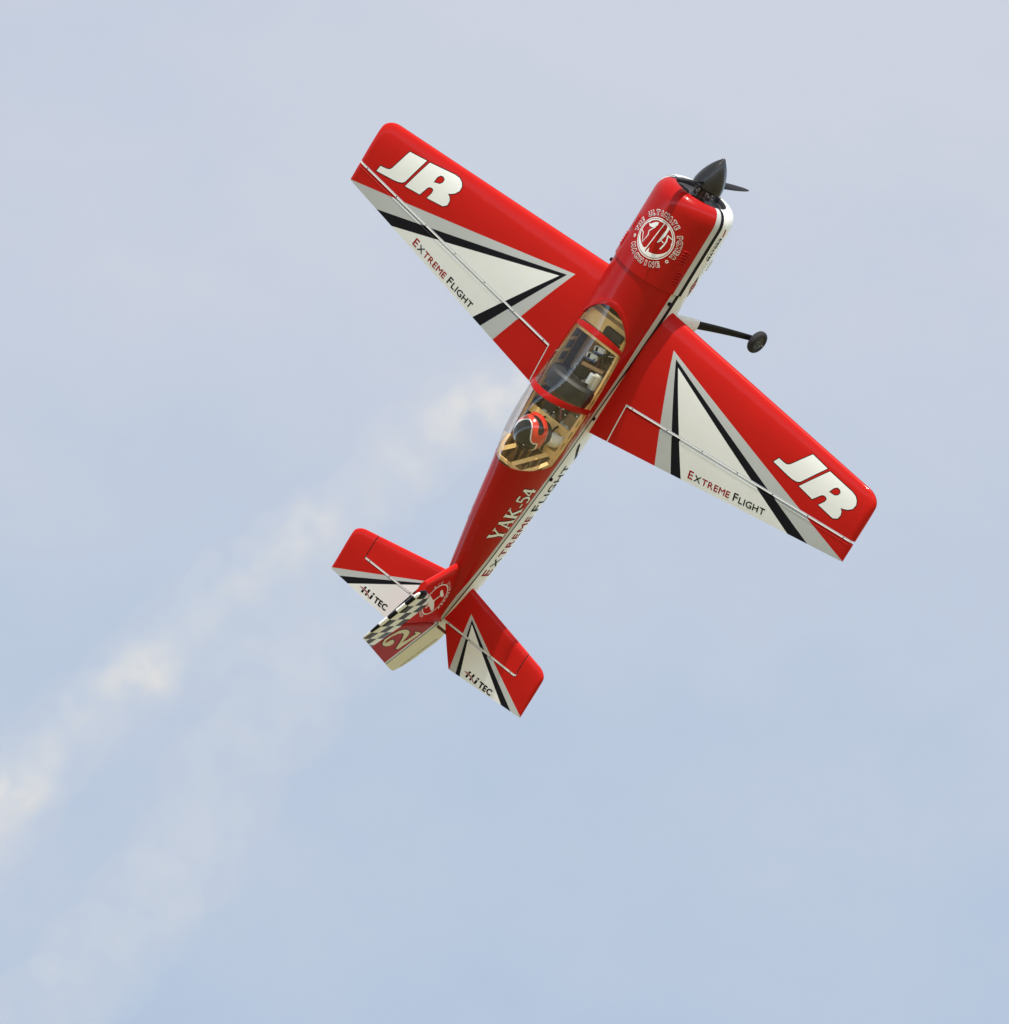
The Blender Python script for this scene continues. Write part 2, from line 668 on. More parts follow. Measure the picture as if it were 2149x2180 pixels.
def sec_z(x):
    """heights of the half ring from crown to keel"""
    zt, zb, zr = lerp_tab(ZT_, x), lerp_tab(ZB_, x), lerp_tab(ZRIM, x)
    q = max(0.0, min(1.0, (-0.10 - x) / 0.45))          # the trim line rises and thins towards the tail
    za, zk, zc = ZA + 0.009 * q, ZBk + 0.013 * q, ZC + 0.022 * q
    lim = zr * 0.93 if zr < za + 0.006 else za
    if zr < za + 0.006:                                # the tail gets slimmer than the stripe: squeeze it
        k = lim / za
        za, zk, zc = za * k, zk * k, zc * k
    zz = []
    for i in range(NT):
        s = i / NT
        zz.append(zt - (zt - zr) * (1 - math.cos(s * math.pi / 2)))
    for i in range(NM):
        zz.append(zr + (za - zr) * i / NM)
    zz += [za, zk, zc]
    for i in range(1, NL + 1):
        s = i / NL
        zz.append(zc + (zb - zc) * math.sin(s * math.pi / 2))
    return zz


NH = NT + NM + 3 + NL                 # half ring count
K_RIM, K_A, K_B, K_C = NT, NT + NM, NT + NM + 1, NT + NM + 2
WARP = [(0.16, 0.0), (-0.100, 0.105), (-0.14, 0.028), (-0.20, 0.01), (-0.30, 0.0), (-0.41, 0.012), (-0.50, 0.0), (-0.60, -0.02), (-0.68, -0.062), (-0.80, -0.03), (-0.95, 0.0)]


def warp(x):
    t = sorted(WARP)
    if x <= t[0][0] or x >= t[-1][0]:
        return 0.0
    for i in range(len(t) - 1):
        if t[i][0] <= x <= t[i + 1][0]:
            s = (x - t[i][0]) / (t[i + 1][0] - t[i][0])
            return t[i][1] * (1 - s) + t[i + 1][1] * s


def ring_point(x, k, side, off=0.0):
    """k-th point of the half ring at station x; side -1 is the right-hand side"""
    xx = x
    if k < K_RIM:
        xx = x + warp(x) * math.sin(math.pi / 2 * (1 - k / K_RIM)) ** 0.75
    z = sec_z(xx)[k]
    y = sec_y(xx, z)
    if k == 0 or k == NH - 1:
        y = 0.0
    if off:
        n = Vector((0, y / 0.13, (z - 0.06) / 0.16))
        if n.length > 1e-6:
            n.normalize()
        y, z = y + off * n.y, z + off * n.z
    return Vector((xx, side * y, z))


def band(k):
    return 'red_gloss' if k < K_A else 'silver' if k == K_A else 'black' if k == K_B else 'white'


X_FRONT, X_REAR = -0.100, -0.68
XS = [0.165, 0.14, 0.10, 0.05, 0.0, -0.04, -0.075, X_FRONT]
XC = [X_FRONT, -0.110, -0.125, -0.14, -0.17, -0.20, -0.24, -0.28, -0.32, -0.36, -0.40, -0.44, -0.48, -0.52, -0.56, -0.60, -0.64, -0.665, X_REAR]
XB = [X_REAR, -0.71, -0.75, -0.80, -0.86, -0.92, -0.98, -1.04, -1.10, -1.16, -1.22, -1.28, -1.34, -1.40, -1.45, -1.486]
fus = MB()
for side in (-1, 1):
    for xs, k0 in ((XS, 0), (XC, K_RIM), (XB, 0)):
        fus.grid(lambda i, j: ring_point(xs[i], j + k0, side), len(xs), NH - k0, lambda i, j: band(j + k0), True, flip=(side > 0))
# closed rear end and firewall
fus.faces([ring_point(-1.486, k, -1) for k in range(NH)] + [ring_point(-1.486, k, 1) for k in range(NH - 2, 0, -1)], [tuple(range(2 * NH - 2))], 'white')
fus.faces([ring_point(0.165, k, -1) for k in range(NH)] + [ring_point(0.165, k, 1) for k in range(NH - 2, 0, -1)], [tuple(range(2 * NH - 2))], 'plywood')
fus.clean()
fus.normals()
fb = fus.bvh()

# --- lettering on the sides of the rear fuselage


def serif_items(spec, w, m):
    return [stroke2d(p, ww * w, m) for p, ww in spec]


YAK = {   # strokes in a cap-height-1 box: (points, relative width)
    'Y': ([([(0.10, 0.97), (0.47, 0.45)], 1.5), ([(0.86, 0.97), (0.47, 0.45)], 0.7), ([(0.47, 0.50), (0.47, 0.03)], 1.5),
           ([(-0.05, 0.96), (0.30, 0.96)], 0.5), ([(0.66, 0.96), (1.0, 0.96)], 0.5), ([(0.26, 0.03), (0.68, 0.03)], 0.5)], 0.98),
    'A': ([([(0.45, 1.0), (0.12, 0.03)], 0.7), ([(0.43, 1.0), (0.80, 0.03)], 1.5), ([(0.22, 0.34), (0.66, 0.34)], 0.5),
           ([(-0.03, 0.03), (0.28, 0.03)], 0.5), ([(0.58, 0.03), (1.0, 0.03)], 0.5)], 0.95),
    'K': ([([(0.18, 0.97), (0.18, 0.03)], 1.5), ([(0.80, 0.97), (0.26, 0.45)], 0.7), ([(0.38, 0.58), (0.86, 0.03)], 1.5),
           ([(0.0, 0.96), (0.36, 0.96)], 0.5), ([(0.0, 0.03), (0.36, 0.03)], 0.5), ([(0.62, 0.96), (0.95, 0.96)], 0.5), ([(0.66, 0.03), (1.05, 0.03)], 0.5)], 1.0),
    '-': ([([(0.02, 0.36), (0.36, 0.36)], 0.9)], 0.38),
    '5': ([([(0.14, 0.93), (0.60, 0.93)], 1.1), ([(0.14, 0.93), (0.10, 0.50)], 0.7),
           ([(0.10, 0.53), (0.28, 0.60), (0.46, 0.55), (0.56, 0.42), (0.57, 0.26), (0.48, 0.10), (0.30, 0.03), (0.06, 0.08)], 1.1)], 0.66),
    '4': ([([(0.46, 0.98), (0.46, 0.0)], 1.4), ([(0.44, 0.96), (0.02, 0.30)], 0.7), ([(0.0, 0.29), (0.68, 0.29)], 0.9)], 0.70),
}


def yak_items(h, length, w, m):
    res, x = [], 0.0
    for ch in 'YAK-54':
        st, wd = YAK[ch]
        for p, ww in st:
            res.append(([(x + a, b) for a, b in p], ww))
        x += wd + 0.06
    k = length / x
    return [stroke2d([(a * k, b * h) for a, b in p], ww * w * h, m) for p, ww in res]


EF = [('E', 1.0, 'ink_red'), ('X', 0.8, 'ink_black'), ('TREME', 0.8, 'ink_red'), (' ', 0.8, 'ink_black'), ('F', 1.0, 'ink_black'), ('LIGHT', 0.8, 'ink_black')]


def wide_serifs(items, h):
    return items


for ray, sgn in ((from_right, 1), (from_left, -1)):
    ef, L = text_line(EF, gap=0.34, xs=1.5, bold=(0.0024, 0.03), length=1.0)
    ef = [([(x * 0.555, y * 0.066) for x, y in vs], fs, m) for vs, fs, m in ef]
    x0 = -1.235 if sgn > 0 else 0.68
    stick(fus, fb, place2d(ef, loc=(x0, -0.040), rot=-0.024 * sgn), ray, off=0.0003, step=0.015, rise=0.000006)
    x0 = -1.048 if sgn > 0 else 0.786
    sh = place2d(yak_items(0.074, 0.262, 0.19, 'ink_black'), loc=(x0, 0.090), rot=0.045 * sgn)
    stick(fus, fb, sh, ray, off=0.0003, step=0.012, rise=0.00001)
    sh = place2d(yak_items(0.074, 0.262, 0.115, 'ink_white'), loc=(x0, 0.090), rot=0.045 * sgn)
    stick(fus, fb, sh, ray, off=0.0009, step=0.012, rise=0.00001)
    # the pilot's signature under the canopy
    nm, L = text_line([('M', 1.0, 'ink_white'), ('ichael', 0.8, 'ink_white'), ('  ', 1, 'ink_white'), ('M', 1.0, 'ink_white'), ('c', 0.8, 'ink_white'), ('D', 1.0, 'ink_white'), ('orn', 0.8, 'ink_white')], gap=0.10, shear=0.45, length=1.0)
    nm = [([(x * 0.185, y * 0.018) for x, y in vs], fs, m) for vs, fs, m in nm]
    stick(fus, fb, place2d(nm, loc=((-0.635 if sgn > 0 else 0.45), 0.092)), ray, off=0.0006, step=0.02)
    nm, L = text_line([('PILOT', 1.0, 'ink_white')], gap=0.2, length=0.04)
    nm = [([(x, y * 0.006) for x, y in vs], fs, m) for vs, fs, m in nm]
    stick(fus, fb, place2d(nm, loc=((-0.60 if sgn > 0 else 0.56), 0.1145)), ray, off=0.0006, step=0.02)
    # black feather mark ahead of the T
    fe = [(-0.652, -0.05), (-0.640, -0.036), (-0.622, -0.016), (-0.598, 0.008), (-0.572, 0.022), (-0.562, 0.018), (-0.570, 0.006), (-0.592, -0.012), (-0.612, -0.030), (-0.625, -0.048), (-0.640, -0.060)]
    fe = [((x if sgn > 0 else -x), z) for x, z in fe]
    stick(fus, fb, [poly2d(fe, 'ink_black')], ray, off=0.0007, step=0.02)
fuselage = fus.build('fuselage', plane, 30)

# screws on the flank and the canopy latch
for side in (-1, 1):
    for x, z in ((0.115, 0.058), (-0.44, 0.05), (-0.74, 0.052)):
        scr = MB()
        scr.lathe([(-0.004, 0.008), (0.006, 0.008), (0.008, 0.005), (0.008, 0.0001)], 'ink_black', 10, (x, 0, z), 'y')
        for v in scr.bm.verts:
            v.co.y = side * (sec_y(x, z) + v.co.y)
        scr.clean()
        scr.normals()
        scr.build('screw', fuselage)

# ---------------------------------------------------------------- cowling
cow = MB()


def cowl_point(i, k, side):
    xc = [0.158, 0.158, 0.20, 0.26, 0.32, 0.38, 0.43, 0.46] + [0.46 + 0.07 * math.sin(a) for a in (0.25, 0.5, 0.75, 1.0, 1.2, 1.4, math.pi / 2)] + [0.527, 0.515, 0.495]
    x = xc[i]
    rr = 0.168
    if 8 <= i <= 14:
        a = (0.25, 0.5, 0.75, 1.0, 1.2, 1.4, math.pi / 2)[i - 8]
        rr = 0.114 + 0.054 * math.cos(a)
    elif i == 15:
        rr = 0.1115
    elif i > 15:
        rr = 0.111
    if i == 0:
        rr = 0.150
    z = sec_z(0.3)[k]
    y = sec_y(0.3, z)
    if k in (0, NH - 1):
        y = 0.0
    p = Vector((0, y, z))
    q = rr / 0.163
    if i >= 8:                       # blend the boxy section into the round inlet
        s = min(1.0, (i - 7) / 7)
        ln = p.length
        p = p / ln * (ln * (1 - s) + 0.163 * s)
    return Vector((x, side * p.y * q, p.z * q))


for side in (-1, 1):
    cow.grid(lambda i, j: cowl_point(i, j, side), 18, NH, lambda i, j: 'baffle' if i >= 15 else band(j), True, flip=(side > 0))
cow.clean()
cow.normals()
cb = cow.bvh()


def from_cowl(u, v):                      # u wraps around the cowl, v runs to the nose
    a = u / 0.166
    d = Vector((0, -math.sin(a), math.cos(a)))
    return Vector((v, 0, 0)) + d * 0.4, -d


C0, RR = (0.001, 0.319), 0.0735
logo = [ring2d(C0, RR - 0.0034, RR, 'ink_white'), ring2d(C0, RR - 0.0092, RR - 0.0058, 'ink_white')]
LW = 0.0036                                # weight of the outline strokes
logo.append(fill([(-0.052, 0.3485), (-0.046, 0.3490), (-0.0400, 0.3535), (-0.0340, 0.3620), (-0.0260, 0.3690), (-0.0170, 0.3740), (-0.0150, 0.3630), (-0.0210, 0.3530), (-0.0290, 0.3450), (-0.0420, 0.3420)], (), 'ink_white'))
logo.append(stroke2d([(0.0044, 0.3850), (-0.0103, 0.2540)], LW, 'ink_white'))
logo.append(fill([(0.0183, 0.3830), (0.0295, 0.3770), (0.0300, 0.3481), (0.0250, 0.3290), (0.0161, 0.3114), (0.0170, 0.3303), (0.0190, 0.3500), (0.0215, 0.3665)], (), 'ink_white'))
logo.append(stroke2d([(-0.063, 0.3130), (-0.0520, 0.3100), (-0.0344, 0.2815), (-0.0280, 0.3142), (-0.0340, 0.3275), (-0.0190, 0.3540)], LW, 'ink_white'))
logo.append(stroke2d([(-0.054, 0.3500), (-0.0470, 0.3640), (-0.0280, 0.3790), (0.0030, 0.3840)], LW, 'ink_white'))
logo.append(stroke2d([(0.0190, 0.3820), (0.0270, 0.3790), (0.0295, 0.3740)], LW, 'ink_white'))
logo.append(stroke2d([(0.0367, 0.3547), (0.0600, 0.3500), (0.0640, 0.3300)], LW, 'ink_white'))
logo.append(stroke2d([(0.0367, 0.3547), (0.0425, 0.3347), (0.0412, 0.3149), (0.0370, 0.2985)], 0.0050, 'ink_white'))
logo.append(stroke2d([(0.0161, 0.3134), (0.0256, 0.3268), (0.0366, 0.3240)], LW, 'ink_white'))
cres = []
for i in range(33):                       # heavy drop shadow along the bottom of the letters
    a = R(192 + 158 * i / 32)
    cres.append((C0[0] + 0.0655 * math.cos(a), C0[1] + 0.0655 * math.sin(a)))
for i in range(33):
    a = R(350 - 158 * i / 32)
    k = 0.0640 - 0.0125 * math.sin(math.pi * i / 32)
    if i in (16, 17):
        k = 0.0360 if i == 16 else 0.0610
    if i == 19:
        k = 0.0420
    cres.append((C0[0] + k * math.cos(a), C0[1] + k * math.sin(a)))
logo.append(fill(cres, (), 'ink_white'))
logo = [([(C0[0] + 1.12 * (x - C0[0]), C0[1] + 1.12 * (y - C0[1])) for x, y in vs], fs, m) for vs, fs, m in logo]


def ring_text(s, a_mid, r, size, spread, top=True, inner='red_gloss'):
    """outlined capitals around the logo"""
    res, inn = [], []
    n = len(s)
    for i, ch in enumerate(s):
        if ch == ' ':
            continue
        a = a_mid + (-(i - (n - 1) / 2) * spread if top else (i - (n - 1) / 2) * spread)
        vs, fs, w0 = glyph(ch)
        aa = R(a)
        o_ = 0.0031
        for dx, dy, m, lst in [(o_ * math.cos(R(45 * q)), o_ * math.sin(R(45 * q)), 'ink_white', res) for q in range(8)] + [(0.0012, 0, inner, inn), (0, 0, inner, inn), (-0.0012, 0, inner, inn)]:
            pl = []
            for x, y in vs:
                X, Y = (x - w0 / 2) * size * 0.92 + dx, (y - 0.5) * size + dy
                if not top:
                    X, Y = -X, -Y
                pl.append((C0[0] + (r + Y) * math.cos(aa) + X * math.sin(aa), C0[1] + (r + Y) * math.sin(aa) - X * math.cos(aa)))
            lst.append((pl, fs, m))
    return res, inn


t1, t1i = ring_text('THE ULTIMATE POWER', 88, 0.1015, 0.0185, 12.0)
t2, t2i = ring_text('MACHINE', 268, 0.1015, 0.0185, 13.6, top=False)
stick(cow, cb, logo, from_cowl, 0.0007, 0.008, 0.00004)
stick(cow, cb, t1 + t2, from_cowl, 0.0007, 0.008, 0.000004)
stick(cow, cb, t1i + t2i, from_cowl, 0.0017, 0.008, 0.000004)
for a in (206, 330):
    c = (C0[0] + 0.1015 * math.cos(R(a)), C0[1] + 0.1015 * math.sin(R(a)))
    stick(cow, cb, [ring2d(c, 0.0032, 0.0066, 'ink_white', 20)], from_cowl, 0.0007, 0.01)

# small sponsor marks on the white flank of the cowl
for ray, s in ((from_right, 1), (from_left, -1)):
    tx, L = text_line([('PERFORMANCE BY', 1, 'ink_black')], gap=0.2, length=0.098)
    tx = [([(x, y * 0.006) for x, y in vs], fs, m) for vs, fs, m in tx]
    stick(cow, cb, place2d(tx, loc=((0.335 if s > 0 else -0.433), 0.012)), ray, 0.0007, 0.02)
    tx, L = text_line([('SEATORIE', 1, 'ink_black')], gap=0.22, length=0.105, bold=(0.0006, 0.05))
    tx = [([(x, y * 0.014) for x, y in vs], fs, m) for vs, fs, m in tx]
    stick(cow, cb, place2d(tx, loc=((0.328 if s > 0 else -0.433), -0.009)), ray, 0.0007, 0.02)
    bar = [(0.437, -0.006), (0.470, 0.004), (0.474, -0.001), (0.470, -0.006), (0.440, -0.014)]
    stick(cow, cb, [poly2d([(s * x, z) for x, z in bar], 'ink_red')], ray, 0.0007, 0.02)
    # winged badge
    wing = [(0.160, -0.004), (0.190, 0.004), (0.205, -0.022), (0.225, 0.002), (0.252, 0.010), (0.236, -0.018), (0.205, -0.040), (0.185, -0.028)]
    stick(cow, cb, [poly2d([(s * x, z) for x, z in [(0.158, -0.020), (0.195, -0.006), (0.195, -0.030)]], 'ink_black'),
                    poly2d([(s * x, z) for x, z in [(0.258, -0.008), (0.222, -0.004), (0.222, -0.028)]], 'ink_black')], ray, 0.0006, 0.02)
    el = [(s * (0.2085 + 0.025 * math.cos(a)), -0.016 + 0.017 * math.sin(a)) for a in [2 * math.pi * k / 24 for k in range(24)]]
    stick(cow, cb, [poly2d(el, 'ink_red')], ray, 0.0010, 0.02)
    stick(cow, cb, [ring2d((s * 0.2085, -0.016), 0.0155, 0.018, 'silver', 24), stroke2d([(s * 0.199, -0.020), (s * 0.206, -0.010), (s * 0.212, -0.020), (s * 0.218, -0.011)], 0.0025, 'ink_white')], ray, 0.0014, 0.02)
cowling = cow.build('cowling', plane, 40)

# front baffle inside the inlet with cheek openings
bf = MB()
NBF = 48
bf.grid(lambda i, j: Vector((0.508 - 0.006 * (i == 0), [0.030, 0.108][i] * math.cos(2 * math.pi * j / NBF), [0.030, 0.108][i] * math.sin(2 * math.pi * j / NBF))), 2, NBF, 'baffle', False, wrap=True)
bf.grid(lambda i, j: Vector((0.502 - 0.05 * i, 0.030 * math.cos(2 * math.pi * j / NBF), 0.030 * math.sin(2 * math.pi * j / NBF))), 2, NBF, 'baffle', True, wrap=True)
bf.clean()
bf.normals()
for s in (-1, 1):
    hx = [(0.034, 0.028), (0.050, 0.058), (0.082, 0.056), (0.097, 0.030), (0.090, 0.004), (0.052, 0.002)]
    pts = [Vector((0.5095, s * a, b)) for a, b in hx]
    inn = [Vector((0.470, s * (0.066 + (a - 0.066) * 0.9), 0.03 + (b - 0.03) * 0.9)) for a, b in hx]
    n = len(hx)
    bf.faces(pts + inn, [(i, (i + 1) % n, n + (i + 1) % n, n + i) for i in range(n)], 'hole')
    bf.faces([p + Vector((0.0006, 0, 0)) for p in pts], [tuple(range(n))], 'hole')
bf.build('baffle_plate', plane)

# louvers in the cowl
lou_me = None


def louver(name_pts, m):
    """a raised scoop, long across the airflow"""
    lb = MB()
    n, L, Wd, H = 9, 0.019, 0.0052, 0.0062
    prof = [(-1.0, 0.0), (-0.2, 0.75), (0.45, 1.0), (0.9, 0.75), (1.0, 0.0)]

    def P(i, j):
        t = -1 + 2 * i / (n - 1)
        e = math.sqrt(max(0, 1 - t ** 4))
        a, h = prof[j]
        return Vector((a * Wd * (0.35 + 0.65 * e) + 0.004 * t * t * -1, t * L, h * H * e - 0.0012))
    lb.grid(P, n, 5, m, True)
    return lb


def put_louvers(m, spots):
    lb = louver(None, m)
    lb.clean()
    lb.normals()
    first = lb.build('louver', cowling)
    k = 0
    for x, a in spots:
        o = first if k == 0 else first.copy()
        if k:
            COL.objects.link(o)
            o.parent = cowling
        d = Vector((0, -math.sin(a), math.cos(a)))
        p, nr, _, _ = cb.ray_cast(Vector((x, 0, 0)) + d * 0.4, -d)
        ex = Vector((1, 0, 0))
        ey = Vector((0, -math.cos(a), -math.sin(a)))
        M = Matrix((ex, -ey, d)).transposed().to_4x4()
        M.translation = p
        o.matrix_local = M
        k += 1


sp = []
for s in (-1, 1):
    for k in range(5):
        sp.append((0.338 - 0.0125 * k, s * (0.140 + 0.0008 * k) / 0.166))
    for k in range(5):
        sp.append((0.250 - 0.0125 * k, s * (0.160 + 0.0008 * k) / 0.166))
put_louvers('red_gloss', sp)
sp = []
for s in (-1, 1):
    for k in range(5):
        sp.append((0.318 - 0.0125 * k, s * R(97)))
    for k in range(4):
        sp.append((0.318 - 0.0125 * k, s * R(118)))
put_louvers('white', sp)

# ---------------------------------------------------------------- spinner, hub and propeller
SPZ = -0.018
spn = MB()
prof = [(0.553, 0.0001), (0.553, 0.0595), (0.556, 0.0625), (0.562, 0.0625)]
for i in range(1, 15):
    t = i / 14
    prof.append((0.562 + 0.128 * t, 0.0625 * (max(0.0, 1 - t ** 1.62)) ** 0.80 if t < 1 else 0.0001))
prof.insert(-1, (0.6865, 0.0072))
prof.insert(-1, (0.6890, 0.0042))
spn.lathe(prof, 'spinner_carbon', 48, (0, 0, SPZ))
spn.clean()
spn.normals()
spinner = spn.build('spinner', plane, 50)
hub = MB()
hub.lathe([(0.47, 0.022), (0.512, 0.022), (0.514, 0.030), (0.526, 0.030), (0.527, 0.024), (0.545, 0.024), (0.5535, 0.028), (0.5535, 0.0001)], 'bronze', 28, (0, 0, SPZ * 0.6))
for k in range(6):
    a = math.pi * k / 3 + 0.3
    hub.lathe([(0.512, 0.004), (0.536, 0.004), (0.537, 0.007), (0.552, 0.007), (0.5525, 0.0001)], 'metal', 10, (0, 0.033 * math.cos(a), 0.033 * math.sin(a) + SPZ * 0.6))
hub.clean()
hub.build('propeller_hub', plane)

prop = empty('propeller', plane)
prop.location = (0.575, 0, SPZ)


def blade():
    b = MB()
    n, mm = 14, 12
    Lb = 0.27

    def P(i, j):
        t = i / (n - 1)
        r = 0.03 + (Lb - 0.03) * t
        ch = lerp_tab([(0, 0.024), (0.2, 0.032), (0.5, 0.036), (0.8, 0.027), (0.95, 0.015), (1, 0.004)], t)
        th = ch * (0.24 - 0.14 * t)
        tw = math.atan2(0.26 / (2 * math.pi), r) + 0.02
        a = 2 * math.pi * j / mm
        c, s = ch / 2 * math.cos(a) - 0.004 * t * t, th / 2 * math.sin(a)
        return Vector((c * math.sin(tw) + s * math.cos(tw), r, c * math.cos(tw) - s * math.sin(tw)))
    b.grid(P, n, mm, 'carbon', True, wrap=True)
    b.clean()
    b.normals()
    return b


PROP_A = R(-99)
b1 = blade().build('blade', prop)
b1.rotation_euler = (PROP_A, 0, 0)
b2 = b1.copy()
COL.objects.link(b2)
b2.parent = prop
b2.rotation_euler = (PROP_A + math.pi, 0, 0)

# ---------------------------------------------------------------- wings
TIP = 1.30


def wle(y):
    x = 0.089 - 0.0685 * y
    if y > TIP - 0.065:
        q = min(1.0, (y - (TIP - 0.065)) / 0.065)
        x -= 0.050 * (1 - math.sqrt(max(0, 1 - q * q)))
    return x


def wte(y):
    return -0.295 - 0.1825 * (TIP - y)


def whg(y):
    return -0.205 - 0.108 * (TIP - y)


def naca(s, t):
    return 5 * t * (0.2969 * math.sqrt(s) - 0.1260 * s - 0.3516 * s * s + 0.2843 * s ** 3 - 0.1015 * s ** 4)


def wz(x, y):
    """half thickness of the wing at x, y"""
    le0 = 0.089 - 0.0685 * y
    c = le0 - wte(y)
    q = wle(y)
    s = max(0.0, min(1.0, (q - x) / (q - wte(y))))
    k = 1.0
    if y > TIP - 0.022:
        k = math.sqrt(max(0.0, 1 - ((y - (TIP - 0.022)) / 0.022) ** 2)) * 0.92 + 0.08 * (y < TIP)
    t = 0.132 + 0.012 * y / TIP
    return c * naca(s, t) * k + 0.0012 * k


TRI_S = [(-0.028, 0.259), (-0.300, 1.325), (-0.457, 0.430)]
TRI_B = [(-0.050, 0.287), (-0.330, 1.156), (-0.444, 0.506)]
TRI_W = [(-0.072, 0.313), (-0.347, 1.062), (-0.437, 0.555)]


def extend(tri, k=0.12):
    """push the trailing-edge corners of a triangle well past the edge"""
    a, b, c = (Vector(p) for p in tri)
    return [tuple(a), tuple(a + (b - a) * (1 + k)), tuple(a + (c - a) * (1 + k))]


def inside(p, tri):
    s = []
    for i in range(3):
        a, b = tri[i], tri[(i + 1) % 3]
        s.append((b[0] - a[0]) * (p[1] - a[1]) - (b[1] - a[1]) * (p[0] - a[0]))
    return all(v >= 0 for v in s) or all(v <= 0 for v in s)


def paint_triangles(mb, tris, side, lo=None):
    """cut the red skin along nested triangles (x, |y|) and colour the pieces"""
    tri = [extend(t) for t in tris]
    for t in tri:
        for q in (1, 2):
            a, b = Vector(t[0]), Vector(t[q])
            d = b - a
            mb.bisect((a.x, side * a.y, 0), (d.y * side, -d.x, 0))
    reds = mb.mi('red')
    for f in mb.bm.faces:
        if f.material_index != reds:
            continue
        c = f.calc_center_median()
        p = (c.x, c.y * side)
        if inside(p, tri[2]):
            f.material_index = mb.mi('white')
        elif inside(p, tri[1]):
            f.material_index = mb.mi('black')
        elif inside(p, tri[0]):
            f.material_index = mb.mi('silver')


YS = [0.118, 0.14, 0.17, 0.203]
YO = [0.203, 0.26, 0.34, 0.45, 0.56, 0.68, 0.80, 0.92, 1.04, 1.14, 1.20, 1.235, 1.25, 1.262, 1.272, 1.279, 1.284, 1.288, 1.292, 1.295, 1.298, 1.2995, 1.30]
SCH = [0.0, 0.004, 0.012, 0.025, 0.045, 0.07, 0.11, 0.16, 0.22, 0.30, 0.40, 0.52, 0.64, 0.78, 0.9, 1.0]

J_ = [(-0.0779, 0.0669), (0.0048, 0.0692), (-0.0393, -0.033), (-0.0454, -0.047), (-0.0568, -0.0565), (-0.0745, -0.062), (-0.0978, -0.0645), (-0.1811, -0.0666), (-0.1722, -0.0403), (-0.1459, -0.0388), (-0.1315, -0.0356), (-0.1215, -0.0261), (-0.1132, -0.0091)]
R_ = [(0.0198, 0.0682), (0.1401, 0.0751), (0.1632, 0.0724), (0.1797, 0.0626), (0.1891, 0.048), (0.1881, 0.0282), (0.1753, 0.0116), (0.1588, 0.0009), (0.1472, -0.0036), (0.1592, -0.0118), (0.1664, -0.0262), (0.1646, -0.0445), (0.148, -0.0579), (0.0694, -0.0609), (0.0816, -0.0342), (0.0829, -0.0207), (0.0758, -0.0152), (0.0641, -0.0165), (0.0561, -0.0224), (0.0511, -0.0314), (0.0351, -0.0624), (-0.0389, -0.0631)]
RH_ = [(0.07, 0.0082), (0.0759, 0.033), (0.0859, 0.0451), (0.0991, 0.0464), (0.1092, 0.0392), (0.1079, 0.0257), (0.0976, 0.0142)]


def jr(c, rot):
    blk = [fill(grow(J_, 0.0035), (), 'ink_black'), fill(grow(R_, 0.0035), [grow(RH_, -0.0035)], 'ink_black')]
    wht = [fill(J_, (), 'ink_white'), fill(R_, [RH_], 'ink_white')]
    return place2d(blk, rot=rot, loc=c), place2d(wht, rot=rot, loc=c)


